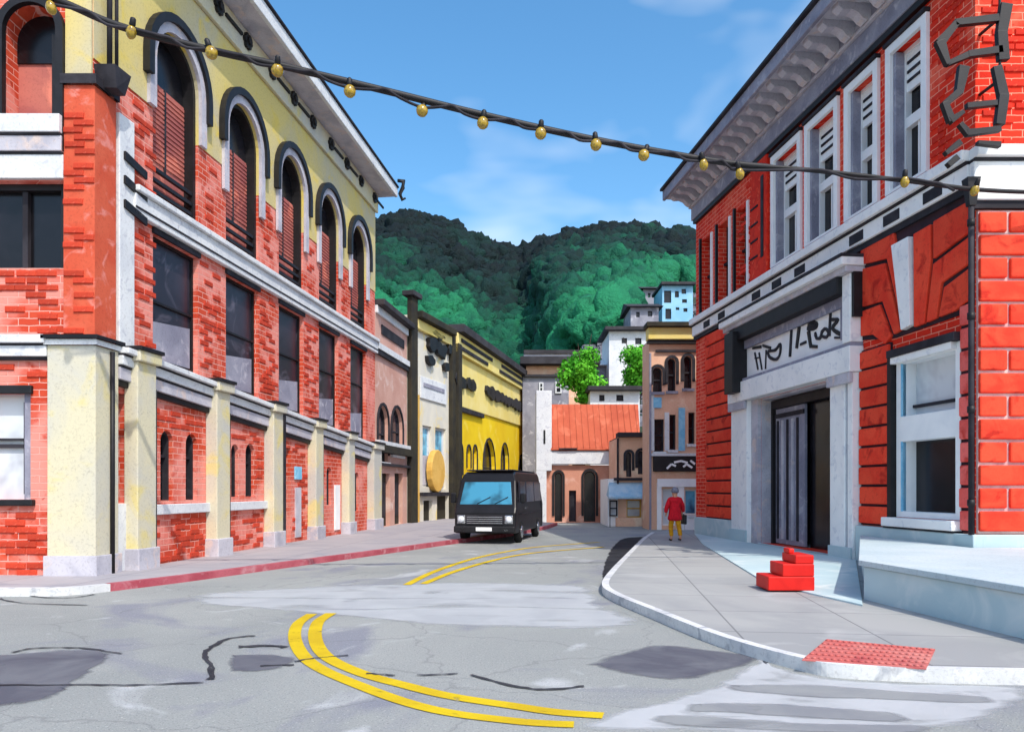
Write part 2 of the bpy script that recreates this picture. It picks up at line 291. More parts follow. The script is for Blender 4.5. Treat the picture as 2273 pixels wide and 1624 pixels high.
# ------------------------------------------------------------------ mesh helpers
class MB:
    def __init__(s): s.v = []; s.f = []; s.sm = False
    def add(s, vs, fs):
        o = len(s.v); s.v += [tuple(p) for p in vs]; s.f += [tuple(i + o for i in f) for f in fs]; return s
    def hexa(s, p):   # 8 points: bottom 4 ccw, top 4 ccw
        return s.add(p, [(0, 3, 2, 1), (4, 5, 6, 7), (0, 1, 5, 4), (1, 2, 6, 5), (2, 3, 7, 6), (3, 0, 4, 7)])
    def box(s, x0, x1, y0, y1, z0, z1):
        return s.hexa([(x0, y0, z0), (x1, y0, z0), (x1, y1, z0), (x0, y1, z0), (x0, y0, z1), (x1, y0, z1), (x1, y1, z1), (x0, y1, z1)])
    def fbox(s, F, o, u0, u1, v0, v1, w0, w1, dv=0.0):
        """box on facade F (in metres), w outward; dv = slope of z per u"""
        q = lambda u, w, v: F.P(u, w, v + dv * u) - o
        return s.hexa([q(u0, w1, v0), q(u1, w1, v0), q(u1, w0, v0), q(u0, w0, v0), q(u0, w1, v1), q(u1, w1, v1), q(u1, w0, v1), q(u0, w0, v1)])
    def fprism(s, F, o, poly, w0, w1, holes=()):
        """polygon(s) in (u,v) with front at w1 and sides going back to w0"""
        loops = [list(poly)] + [list(h) for h in holes]
        tris = tessellate_polygon([[Vector((a, b, 0)) for a, b in l] for l in loops])
        flat = [p for l in loops for p in l]; n = len(flat)
        vs = [F.P(a, w1, b) - o for a, b in flat] + [F.P(a, w0, b) - o for a, b in flat]
        fs = []
        for t in tris:
            a, b, c = [flat[i] for i in t]
            ar = (b[0] - a[0]) * (c[1] - a[1]) - (c[0] - a[0]) * (b[1] - a[1])
            fs.append(t if ar > 0 else (t[0], t[2], t[1]))
        k = 0
        for li, l in enumerate(loops):
            ar = sum(l[i][0] * l[(i + 1) % len(l)][1] - l[(i + 1) % len(l)][0] * l[i][1] for i in range(len(l)))
            fwd = (ar > 0) == (li == 0)
            for i in range(len(l)):
                a = k + i; b = k + (i + 1) % len(l)
                fs.append((b, a, a + n, b + n) if fwd else (a, b, b + n, a + n))
            k += len(l)
        return s.add(vs, fs)
    def slab(s, pts, z0, z1):   # plan polygon
        loops = [[Vector((p[0], p[1], 0)) for p in pts]]
        tris = tessellate_polygon(loops); n = len(pts)
        ar = sum(pts[i][0] * pts[(i + 1) % n][1] - pts[(i + 1) % n][0] * pts[i][1] for i in range(n))
        vs = [(p[0], p[1], z1) for p in pts] + [(p[0], p[1], z0) for p in pts]; fs = []
        for t in tris:
            a, b, c = [pts[i] for i in t]; q = (b[0] - a[0]) * (c[1] - a[1]) - (c[0] - a[0]) * (b[1] - a[1])
            fs.append(t if q > 0 else (t[0], t[2], t[1]))
        if z1 > z0:
            for i in range(n):
                j = (i + 1) % n
                fs.append((j, i, i + n, j + n) if ar > 0 else (i, j, j + n, i + n))
        return s.add(vs, fs)
    def tube(s, pts, r, n=8, caps=True):
        pts = [Vector(p) for p in pts]; m = len(pts); rr = r if isinstance(r, (list, tuple)) else [r] * m
        up = Vector((0, 0, 1)); vs = []
        for i, p in enumerate(pts):
            d = (pts[min(i + 1, m - 1)] - pts[max(i - 1, 0)]).normalized()
            ref = up if abs(d.dot(up)) < .95 else Vector((0, 1, 0))
            a = d.cross(ref).normalized(); b = a.cross(d)
            for k in range(n):
                t = 2 * math.pi * k / n
                vs.append(p + (a * math.cos(t) + b * math.sin(t)) * rr[i])
        fs = [(i * n + k, i * n + (k + 1) % n, (i + 1) * n + (k + 1) % n, (i + 1) * n + k) for i in range(m - 1) for k in range(n)]
        if caps: fs += [tuple(range(n - 1, -1, -1)), tuple((m - 1) * n + k for k in range(n))]
        s.sm = True
        return s.add(vs, fs)
    def lathe(s, prof, c=(0, 0, 0), n=14, axis='Z'):
        vs = []; c = Vector(c)
        for r, h in prof:
            for k in range(n):
                t = 2 * math.pi * k / n; p = Vector((r * math.cos(t), r * math.sin(t), h))
                if axis == 'X': p = Vector((p.z, p.x, p.y))
                if axis == 'Y': p = Vector((p.y, p.z, p.x))
                vs.append(c + p)
        m = len(prof)
        fs = [(i * n + k, i * n + (k + 1) % n, (i + 1) * n + (k + 1) % n, (i + 1) * n + k) for i in range(m - 1) for k in range(n)]
        fs += [tuple(range(n - 1, -1, -1)), tuple((m - 1) * n + k for k in range(n))]
        s.sm = True
        return s.add(vs, fs)
    def mesh(s, name):
        me = bpy.data.meshes.new(name); me.from_pydata(s.v, [], s.f); me.update()
        if s.sm:
            for p in me.polygons: p.use_smooth = len(p.vertices) == 4
        return me
    def build(s, name, mat, parent=None, bev=0.0, **props):
        o = bpy.data.objects.new(name, s.mesh(name)); COL.objects.link(o)
        o.data.materials.append(MATS[mat] if isinstance(mat, str) else mat)
        if parent is not None: o.parent = parent
        if bev:
            b = o.modifiers.new('bevel', 'BEVEL'); b.width = bev; b.segments = 2; b.limit_method = 'ANGLE'; b.angle_limit = R(40)
        for k, v in props.items(): o[k] = v
        return o
def thing(name, loc, label, cat, group=None):
    o = bpy.data.objects.new(name, None); COL.objects.link(o); o.location = loc; o.empty_display_size = .5
    o['label'] = label; o['category'] = cat
    if group: o['group'] = group
    return o
def structure(name, mb, mat, **k): return mb.build(name, mat, None, kind='structure', **k)
def arch_poly(uc, hw, v0, vs, n=14, rise=None):
    rise = hw if rise is None else rise
    return [(uc - hw, v0), (uc + hw, v0)] + [(uc + hw * math.cos(math.pi * i / n), vs + rise * math.sin(math.pi * i / n)) for i in range(n + 1)]
def rect_poly(u0, u1, v0, v1, s0=0.0):
    return [(u0, v0 + s0 * u0), (u1, v0 + s0 * u1), (u1, v1), (u0, v1)]
def arch_ring(uc, r0, r1, v0, vs, n=16):
    """horseshoe band between r0 and r1 with straight legs down to v0"""
    out = [(uc + r1, v0)] + [(uc + r1 * math.cos(math.pi * i / n), vs + r1 * math.sin(math.pi * i / n)) for i in range(n + 1)] + [(uc - r1, v0)]
    inn = [(uc - r0, v0)] + [(uc + r0 * math.cos(math.pi * (n - i) / n), vs + r0 * math.sin(math.pi * (n - i) / n)) for i in range(n + 1)] + [(uc + r0, v0)]
    return out + inn
BRICKS = {}
def brick_mesh(key, l, h, d):
    if key not in BRICKS:
        ms = []
        for k in range(4):
            b = MB(); j = lambda: random.uniform(-.006, .006); e = .012
            x, z = l / 2, h / 2
            pts = [(-x + j(), 0, -z + j()), (x + j(), 0, -z + j()), (x + j(), 0, z + j()), (-x + j(), 0, z + j()),
                   (-x + e + j(), -d, -z + e), (x - e + j(), -d, -z + e), (x - e, -d + j() * .6, z - e), (-x + e, -d, z - e)]
            b.add(pts, [(4, 5, 6, 7), (0, 1, 5, 4), (1, 2, 6, 5), (2, 3, 7, 6), (3, 0, 4, 7)])
            ms.append(b.mesh('brick'))
        BRICKS[key] = ms
    return BRICKS[key]
def lay_brick(F, o, parent, u, v, w, key, mat, l=.38, h=.115, d=.03, name='brick'):
    me = random.choice(brick_mesh((key, mat), l, h, d))
    if not me.materials: me.materials.append(MATS[mat])
    ob = bpy.data.objects.new(name, me); COL.objects.link(ob); ob.parent = parent
    ob.location = F.P(u, w, v) - o; ob.rotation_euler = (0, 0, F.ang); return ob
def scatter_bricks(F, o, parent, zones, prob, key, mat, w=0.0, bw=.40, bh=.135, name='brick', cap=300):
    n = 0
    for (u0, u1, v0, v1) in zones:
        r = 0; v = v0 + bh / 2
        while v < v1 - bh / 2:
            u = u0 + (bw * .5 if r % 2 == 0 else bw)
            while u < u1 - bw * .45:
                # bricks come in clumps along the wall, as worn courses do
                q = noise.noise(Vector((u * 1.1, v * 2.4, sum(map(ord, key)) % 7 * 3.1))) * .5 + .5
                if random.random() < prob * (.25 + 1.5 * q) and n < cap:
                    lay_brick(F, o, parent, u + random.uniform(-.02, .02), v, w, key, mat, d=random.choice((.022, .03))); n += 1
                u += bw
            v += bh; r += 1
    return n

# ------------------------------------------------------------------ the ground
m = MB(); m.slab([(-600, -60), (600, -60), (600, 1200), (-600, 1200)], 0, 0)
structure('road', m, 'asphalt')

def ribbon(pts, w, z):
    b = MB(); P = [Vector((p[0], p[1], 0)) for p in pts]; vs = []
    for i, p in enumerate(P):
        d = (P[min(i + 1, len(P) - 1)] - P[max(i - 1, 0)]).normalized(); n = Vector((-d.y, d.x, 0))
        ww = w[i] if isinstance(w, (list, tuple)) else w
        vs += [p + n * ww / 2 + Vector((0, 0, z)), p - n * ww / 2 + Vector((0, 0, z))]
    b.add(vs, [(2 * i, 2 * i + 1, 2 * i + 3, 2 * i + 2) for i in range(len(P) - 1)])
    return b
def smooth(pts, n=6):
    P = [Vector(p) for p in pts]; out = []
    for i in range(len(P) - 1):
        p0 = P[max(i - 1, 0)]; p1 = P[i]; p2 = P[i + 1]; p3 = P[min(i + 2, len(P) - 1)]
        for k in range(n):
            t = k / n
            out.append(.5 * ((2 * p1) + (-p0 + p2) * t + (2 * p0 - 5 * p1 + 4 * p2 - p3) * t * t + (-p0 + 3 * p1 - 3 * p2 + p3) * t ** 3))
    return out + [P[-1]]
KH = .13
# right pavement: kerb line from the far corner round the bulb to the right edge
kr = [ground(*p) for p in ((1446, 1188), (1425, 1204), (1390, 1240), (1352, 1282), (1336, 1312), (1362, 1335), (1450, 1374), (1560, 1421), (1660, 1456), (1780, 1489), (1850, 1503), (2000, 1512), (2273, 1520))] 
kr = smooth([(p.x, p.y, 0) for p in kr] + [(9, 6.6, 0), (16, 6.5, 0)], 6)
def offset(pts, d):
    out = []
    for i, p in enumerate(pts):
        t = (pts[min(i + 1, len(pts) - 1)] - pts[max(i - 1, 0)]).normalized(); out.append(p + Vector((-t.y, t.x, 0)) * d)
    return out
ki = offset(kr, .12)
m = MB()
for i in range(len(kr) - 1):
    a, b, c, d = kr[i], kr[i + 1], ki[i + 1], ki[i]
    m.hexa([(a.x, a.y, 0), (b.x, b.y, 0), (c.x, c.y, 0), (d.x, d.y, 0), (a.x, a.y, KH), (b.x, b.y, KH), (c.x, c.y, KH), (d.x, d.y, KH)])
structure('kerb', m, 'kerb_stone')
m = MB(); m.slab([(p.x, p.y) for p in ki] + [(16, 30.4), (6.2, 30.4)], 0, KH - .006)
structure('pavement', m, 'walk_grey')
# left pavement
kl = [ground(*p) for p in ((245, 1312), (420, 1290), (620, 1262), (820, 1234), (1000, 1208), (1130, 1190))]
kl = [Vector((p.x, p.y, 0)) for p in kl] + [Vector((1.4, 33, 0)), Vector((2.2, 37, 0))]
kl = smooth(kl, 6)
klo = offset(kl, .17)
m = MB()
for i in range(len(kl) - 1):
    a, b, c, d = kl[i], kl[i + 1], klo[i + 1], klo[i]
    m.hexa([(a.x, a.y, 0), (b.x, b.y, 0), (c.x, c.y, 0), (d.x, d.y, 0), (a.x, a.y, KH), (b.x, b.y, KH), (c.x, c.y, KH), (d.x, d.y, KH)])
structure('kerb', m, 'kerb_red')
c0 = kl[0]; kc = smooth([(c0.x, c0.y, 0), (c0.x - .35, c0.y - .42, 0), (c0.x - 1.1, c0.y - .62, 0), (-12, c0.y - .55, 0), (-20, c0.y - .5, 0)], 6)
kc.reverse(); kci = offset(kc, .17)
m = MB()
for i in range(len(kc) - 1):
    a, b, c, d = kc[i], kc[i + 1], kci[i + 1], kci[i]
    m.hexa([(a.x, a.y, 0), (b.x, b.y, 0), (c.x, c.y, 0), (d.x, d.y, 0), (a.x, a.y, KH), (b.x, b.y, KH), (c.x, c.y, KH), (d.x, d.y, KH)])
structure('kerb', m, 'kerb_stone')
m = MB(); m.slab([(p.x, p.y) for p in kci] + [(p.x, p.y) for p in klo[1:]] + [(-3, 46), (-20, 46)], 0, KH - .006)
structure('pavement', m, 'walk_pink')

def q1(x, y): return ground(x / 2.0, 1163.6 + y / 2.0)
def q2(x, y): return ground(1136.4 + x / 2.0, 1163.6 + y / 2.0)
def blob(pts, z, name, mat, jit=.05):
    """worn patch lying on the road: an outer ring that frays out and a solid inside"""
    s_ = smooth([(p.x, p.y, 0) for p in pts] + [(pts[0].x, pts[0].y, 0)], 7)[:-1]
    c = sum(s_, Vector((0, 0, 0))) / len(s_); n = len(s_)
    o = [p + (p - c).normalized() * .10 + Vector((random.uniform(-jit, jit), random.uniform(-jit, jit), 0)) for p in s_]
    i_ = []
    for k, p in enumerate(s_):
        t = (s_[(k + 1) % n] - s_[k - 1]).normalized(); nn = Vector((-t.y, t.x, 0))
        if nn.dot(c - p) < 0: nn = -nn
        i_.append(p + (c - p) * .10 + nn * .04)
    mb = MB(); tri = tessellate_polygon([[Vector((p.x, p.y, 0)) for p in i_]])
    mb.add([(p.x, p.y, z) for p in o + i_], [(k, (k + 1) % n, (k + 1) % n + n, k + n) for k in range(n)] + [tuple(q + n for q in t) for t in tri])
    ob = structure(name, mb, mat)
    bm = bmesh.new(); bm.from_mesh(ob.data); bmesh.ops.recalc_face_normals(bm, faces=bm.faces)
    if sum(f.normal.z for f in bm.faces) < 0: bmesh.ops.reverse_faces(bm, faces=bm.faces)
    bm.to_mesh(ob.data); bm.free()
    at = ob.data.attributes.new('edge', 'FLOAT', 'POINT'); at.data.foreach_set('value', np.array([0.0] * n + [1.0] * n, np.float32))
    return ob
# worn pale crossing between the two corners
blob([ground(*q) for q in ((420, 1316), (700, 1300), (1000, 1292), (1200, 1294), (1318, 1302), (1345, 1340), (1440, 1384), (1300, 1396), (980, 1388), (800, 1372), (560, 1352), (420, 1336))], .004, 'crossing_paint', 'paint_crosswalk', .035)

# bottom right crossing: worn white bars with the grey road between them
P = [q2(*p) for p in ((1110, 596), (1200, 640), (1330, 668), (1480, 690), (1700, 702), (2300, 722), (2300, 770), (1880, 925), (390, 925), (410, 852), (640, 790), (800, 745), (930, 705))]
blob(P, .004, 'crossing_paint', 'paint_stripe', .02)
for P in (((940, 712), (1250, 712), (1800, 745), (2120, 768), (2120, 798), (1500, 775), (1100, 752), (950, 735)), ((780, 795), (1000, 792), (1400, 815), (1700, 838), (1700, 878), (1300, 862), (900, 838), (785, 830)), ((650, 850), (800, 848), (1300, 880), (1800, 892), (1760, 930), (1000, 915), (650, 885))):
    blob([q2(*p) for p in P], .008, 'crossing_gap', 'road_gap', .012)
# double yellow line curling through the junction
ya = [q1(*p) for p in ((1385, 398), (1325, 440), (1308, 500), (1340, 575), (1420, 640), (1600, 718), (1800, 790), (2000, 838), (2273, 873))] + [q2(150, 885), q2(275, 890)]
yb = [q1(*p) for p in ((1470, 395), (1412, 435), (1400, 510), (1450, 588), (1600, 660), (1800, 716), (2000, 764), (2273, 806))] + [q2(200, 835), q2(405, 850)]
for P, wd_ in ((ya, .15), (yb, .16)):
    m = ribbon(smooth(P, 8), wd_, .008); structure('yellow_line', m, 'line_yellow')
for P in (((903, 1298), (965, 1268), (1050, 1240), (1130, 1223), (1200, 1213), (1330, 1203)), ((940, 1296), (1010, 1268), (1090, 1245), (1150, 1232), (1215, 1224), (1340, 1214))):
    zz_ = .008 if P[0][0] == 903 else .011
    m = ribbon(smooth([ground(*p) for p in P], 6), .15, zz_); structure('yellow_line', m, 'line_yellow')
# tar-sealed cracks, patches, painted gutter shade and a dark blotch
for P, w_ in (([q1(60, 570), q1(150, 552), q1(350, 550), q1(540, 575)], .05), ([q1(-40, 716), q1(340, 715), q1(600, 715), q1(900, 703)], .045),
          ([q1(1140, 495), q1(1020, 508), q1(940, 545), q1(905, 585), q1(940, 630), q1(935, 690)], .07), ([q1(1060, 545), q1(1200, 540), q1(1270, 548)], .13),
          ([q1(1160, 630), q1(1310, 625)], .06), ([q1(1310, 610), q1(1400, 596), q1(1550, 582)], .05), ([q1(1630, 665), q1(1750, 672)], .05), ([q1(1850, 672), q1(2030, 665)], .045),
          ([q1(2090, 670), q1(2273, 718), q2(150, 735), q2(320, 720)], .05), ([q1(20, 290), q1(150, 320), q1(300, 328), q1(420, 312)], .06), ([q1(0, 330), q1(100, 350), q1(390, 360)], .05)):
    s_ = smooth([(p.x, p.y, 0) for p in P], 5)
    s_ = [p + Vector((random.uniform(-.012, .012), random.uniform(-.012, .012), 0)) for p in s_]
    structure('tar_seam', ribbon(s_, [w_ * random.uniform(.4, 1.15) for _ in s_], .012), 'tar')
blob([q1(-200, 590), q1(150, 565), q1(480, 562), q1(420, 640), q1(340, 690), q1(270, 742), q1(90, 800), q1(-200, 810)], .005, 'road_blotch', 'blotch_dark')  # darker area across the near left road
blob([q1(1020, 580), q1(1180, 575), q1(1300, 600), q1(1230, 640), q1(1090, 655), q1(1020, 635)], .005, 'road_patch', 'patch_dark', .02)
blob([ground(1300, 1475), ground(1440, 1435), ground(1560, 1440), ground(1680, 1462), ground(1560, 1500), ground(1460, 1508)], .005, 'road_patch', 'blotch_dark', .02)
blob([ground(1430, 1190), ground(1368, 1256), ground(1334, 1290), ground(1346, 1235), ground(1380, 1195)], .006, 'road_patch', 'patch_gutter_shade', .02)  # black patch painted along the kerb as the gutter's shadow

# red tactile paving pad with domes
pp = [ground(1780, 1464, KH), ground(1835, 1418, KH), ground(2076, 1440, KH), ground(2056, 1484, KH)]
pad = thing('tactile_pad', (pp[0].x, pp[0].y, KH), 'faded red tactile paving pad at the kerb of the near pavement', 'paving pad')
b = MB(); b.slab([(p.x - pp[0].x, p.y - pp[0].y) for p in (pp[0], pp[3], pp[2], pp[1])], -.006, .004); b.build('pad_base', 'pad_red', pad)
dm = MB()
for i in range(18):
    for j in range(6):
        s_, t_ = (i + .5) / 18, (j + .5) / 6
        p = pp[0].lerp(pp[3], s_).lerp(pp[1].lerp(pp[2], s_), t_) - pp[0]
        dm.lathe([(.026, .0), (.02, .012), (.008, .016)], (p.x, p.y, .004), 8)
dm.build('dome', 'pad_red', pad, kind='stuff')

# ------------------------------------------------------------------ hills
crest = [(-400, 640), (200, 600), (600, 560), (760, 540), (820, 515), (870, 482), (930, 467), (990, 479), (1060, 514), (1100, 535), (1140, 548), (1190, 536), (1260, 515), (1330, 505), (1400, 503), (1470, 520), (1530, 560), (1600, 600), (1800, 640), (2400, 660), (2900, 680)]
YC = 235.0
cx_ = np.array([(x - CX) / FOC * YC for x, _ in crest]); cz_ = np.array([EYE + (HOR - y) / FOC * YC - 7.5 for _, y in crest])
def hill_z(X, Y):
    h = np.interp(X, cx_, cz_)
    t = min(max((X - 3.5) / 4.0, 0), 1); t = t * t * (3 - 2 * t)
    right = np.interp(Y, [47.5, 55, YC - 30, YC, YC + 30, 420], [0, .095, .90, 1, .93, .3])
    left = np.interp(Y, [80, 110, YC - 30, YC, YC + 30, 420], [0, .14, .88, 1, .93, .3])
    return float(h * (left * (1 - t) + right * t)) - .3
NX, NY = 130, 100
xs = np.linspace(-140, 190, NX); ysv = np.concatenate([np.linspace(44, 100, 45), np.linspace(103, 420, NY - 45)])
vs = [(x, y, hill_z(x, y) + (0 if hill_z(x, y) < 1 else 1.2 * noise.noise(Vector((x * .08, y * .08, 0))) + .4 * noise.noise(Vector((x * .4, y * .4, 3))))) for y in ysv for x in xs]
fs = [(j * NX + i, j * NX + i + 1, (j + 1) * NX + i + 1, (j + 1) * NX + i) for j in range(NY - 1) for i in range(NX - 1)]
hb = MB(); hb.add(vs, fs); hb.sm = True
structure('hills', hb, 'terrain')

def leaf_cloud(centres, radii, tints, per, size, name, mat, squash=1.0, parent=None, seed=1, rough=.5, **props):
    rng = np.random.default_rng(seed); n = len(centres)
    C = np.repeat(np.array(centres, float), per, 0); Rr = np.repeat(np.array(radii, float), per); T = np.repeat(np.array(tints, float), per)
    d = rng.normal(size=(n * per, 3)); d /= np.linalg.norm(d, axis=1)[:, None]
    rad = Rr * (rng.random(n * per) ** .3) * (.8 + .35 * rng.random(n * per))
    P = C + d * rad[:, None] * np.array([1, 1, squash])
    nrm = d + rng.normal(size=d.shape) * rough; nrm /= np.linalg.norm(nrm, axis=1)[:, None]
    t1 = np.cross(nrm, rng.normal(size=d.shape)); t1 /= np.linalg.norm(t1, axis=1)[:, None]; t2 = np.cross(nrm, t1)
    sz = (size * Rr * (.6 + .8 * rng.random(n * per)))[:, None]
    q = np.stack([P - t1 * sz, P - t2 * sz * .6, P + t1 * sz, P + t2 * sz * .6], 1).reshape(-1, 3)
    me = bpy.data.meshes.new(name); N = n * per
    me.vertices.add(N * 4); me.vertices.foreach_set('co', q.astype(np.float32).ravel())
    me.loops.add(N * 4); me.loops.foreach_set('vertex_index', np.arange(N * 4, dtype=np.int32))
    me.polygons.add(N); me.polygons.foreach_set('loop_start', np.arange(0, N * 4, 4, dtype=np.int32)); me.polygons.foreach_set('loop_total', np.full(N, 4, np.int32))
    me.update(calc_edges=True)
    at = me.attributes.new('tint', 'FLOAT', 'POINT')
    tt = np.clip(np.repeat(T + rng.normal(size=N) * .05, 4), 0, 1); at.data.foreach_set('value', tt.astype(np.float32))
    o = bpy.data.objects.new(name, me); COL.objects.link(o); me.materials.append(MATS[mat])
    if parent is not None: o.parent = parent
    for k, v in props.items(): o[k] = v
    return o
rng = random.Random(5); cs, rs, ts = [], [], []
for _ in range(4000):
    Y = rng.uniform(84, 246); px_ = rng.uniform(780, 1580); X = (px_ - CX) / FOC * Y
    z = hill_z(X, Y)
    if z < 2: continue
    rel = z / float(np.interp(X, cx_, cz_))
    if px_ > 1315 + (Y - 60) * 2.7 + rng.uniform(-25, 25) and Y < 116: continue      # the houses' rocky slope stays bare
    r = rng.uniform(1.5, 3.4) * (Y / 170) ** .3
    n_ = noise.noise(Vector((X * .045, Y * .045, 1.7))) * .55 + noise.noise(Vector((X * .14, Y * .14, 6))) * .3
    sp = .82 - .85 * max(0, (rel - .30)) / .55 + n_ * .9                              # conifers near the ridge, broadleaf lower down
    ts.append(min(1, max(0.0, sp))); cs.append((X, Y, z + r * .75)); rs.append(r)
def crown_mass(centres, radii, tints, name, mat, seed, **props):
    """lumpy closed crowns, one for each tree of the wood, joined into one mass"""
    bm = bmesh.new(); bmesh.ops.create_icosphere(bm, subdivisions=3, radius=1); bm.verts.ensure_lookup_table()
    V0 = np.array([v.co[:] for v in bm.verts]); F0 = np.array([[v.index for v in f.verts] for f in bm.faces]); bm.free()
    rng = np.random.default_rng(seed); n = len(centres); nv, nf = len(V0), len(F0)
    C = np.array(centres)[:, None, :]; Rr = np.array(radii)[:, None]
    disp = np.ones((n, nv))
    for fq, am in ((2.6, .16), (4.6, .12), (8.5, .08)):
        k = rng.normal(size=(n, 3)) * fq; ph = rng.random((n, 1)) * 6.28; k2 = rng.normal(size=(n, 3)) * fq; ph2 = rng.random((n, 1)) * 6.28
        disp += am * np.sin(V0 @ k.T + ph.T).T * np.sin(V0 @ k2.T + ph2.T).T * 1.4
    disp += rng.normal(size=(n, nv)) * .035
    st = np.stack([np.ones(n), np.ones(n), rng.uniform(.85, 1.35, n)], 1)[:, None, :]
    P = C + V0[None] * disp[..., None] * Rr[..., None] * st
    me = bpy.data.meshes.new(name); me.vertices.add(n * nv); me.vertices.foreach_set('co', P.astype(np.float32).ravel())
    F = (F0[None] + (np.arange(n) * nv)[:, None, None]).reshape(-1); N = n * nf
    me.loops.add(N * 3); me.loops.foreach_set('vertex_index', F.astype(np.int32)); me.polygons.add(N)
    me.polygons.foreach_set('loop_start', np.arange(0, N * 3, 3, dtype=np.int32)); me.polygons.foreach_set('loop_total', np.full(N, 3, np.int32))
    me.polygons.foreach_set('use_smooth', np.ones(N, bool)); me.update(calc_edges=True)
    at = me.attributes.new('tint', 'FLOAT', 'POINT')
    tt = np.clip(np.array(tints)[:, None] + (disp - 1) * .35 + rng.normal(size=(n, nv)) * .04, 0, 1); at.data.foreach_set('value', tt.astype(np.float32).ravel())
    o = bpy.data.objects.new(name, me); COL.objects.link(o); me.materials.append(MATS[mat])
    for k, v in props.items(): o[k] = v
    return o
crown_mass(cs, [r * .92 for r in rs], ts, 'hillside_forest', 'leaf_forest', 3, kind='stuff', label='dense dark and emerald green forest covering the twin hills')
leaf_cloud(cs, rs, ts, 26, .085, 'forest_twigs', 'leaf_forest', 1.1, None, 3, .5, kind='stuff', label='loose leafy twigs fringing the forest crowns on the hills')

def tree(loc, h, r, label, squash, seed, lobes=22):
    t = thing('leafy_tree', loc, label, 'tree', 'bright green trees on the slope')
    rg = random.Random(seed)
    m = MB(); m.tube([(0, 0, -.6), (.05, 0, h * .35), (.02, .05, h * .75)], [.16, .12, .06])
    for k in range(5):
        a = rg.uniform(0, 6.28); m.tube([(.03, 0, h * (.3 + .08 * k)), (math.cos(a) * r * .6, math.sin(a) * r * .6, h * (.55 + .08 * k))], [.06, .02], 5)
    m.build('trunk', 'bark', t)
    c, rr, tt = [], [], []
    for _ in range(lobes):
        a = rg.uniform(0, 6.28); q = rg.random() ** .5; zz = rg.uniform(-1, 1); k = math.sqrt(max(0, 1 - zz * zz * .9))
        c.append((math.cos(a) * q * r * .7 * k, math.sin(a) * q * r * .7 * k, h * .62 + zz * r * squash * .72)); rr.append(r * rg.uniform(.3, .48)); tt.append(rg.uniform(.1, .95))
    leaf_cloud(c, rr, tt, 330, .17, 'crown', 'leaf_bright', 1, t, seed)
    return t

# ------------------------------------------------------------------ left: brick building with arched upper windows
AO = Vector((-7.93, 14.5, 0)); FA = Frame(AO, math.atan2(1, .13)); FL = Frame((-16, 14.5), 0)
A = thing('brick_building', AO, 'orange brick corner building with yellow upper wall and tall arched windows', 'building')
LEN = 17.4; BW = 3.126; B0 = 1.24
cent = [B0 + BW * (i + .5) for i in range(5)]
SL = -.061
led = lambda u: 4.55 + SL * u            # top of the sloping shopfront ledge
HW = .90; VS = 11.0; V0 = 7.95; YB = 9.9
def part(F, o, P, name, mat, u0, u1, v0, v1, w0, w1, dv=0.0, bev=0.0, **k):
    return MB().fbox(F, o, u0, u1, v0, v1, w0, w1, dv).build(name, mat, P, bev, **k)
# brick wall with notches for the arches
poly = [(0, 0), (LEN, 0), (LEN, YB)]
for c in reversed(cent): poly += [(c + HW, YB), (c + HW, V0), (c - HW, V0), (c - HW, YB)]
poly += [(0, YB)]
holes = []
win2 = []
for c in cent:
    v0 = led(c) + .12; win2.append((c, v0)); holes.append([(c - HW, led(c - HW) + .1), (c + HW, led(c + HW) + .1), (c + HW, 7.22), (c - HW, 7.22)])
low = [(2.42, .24, 1.5, 2.8), (3.42, .24, 1.5, 2.8), (5.5, .2, 1.55, 2.72), (6.35, .26, 1.55, 2.72), (12.2, .22, 1.2, 2.3), (15.1, .25, .9, 2.15)]
for (c, hw, a, b) in low: holes.append(arch_poly(c, hw, a, b, 8))
holes.append([(.62, 1.5), (1.0, 1.5), (1.0, 3.66), (.62, 3.66)])
holes.append([(7.95, .14), (9.0, .14), (9.0, 3.0), (7.95, 3.0)])
MB().fprism(FA, AO, poly, -.5, 0, holes).build('brick_wall', 'brick_orange', A)
poly = [(0, YB), ]
for c in cent: poly += [(c - HW, YB)] + [(c + HW * math.cos(math.pi * (1 - i / 14)), VS + HW * math.sin(math.pi * (1 - i / 14))) for i in range(15)] + [(c + HW, YB)]
poly += [(LEN, YB), (LEN, 13.95), (0, 13.95)]
MB().fprism(FA, AO, poly, -.5, .02).build('upper_wall', 'stucco_yellow', A)
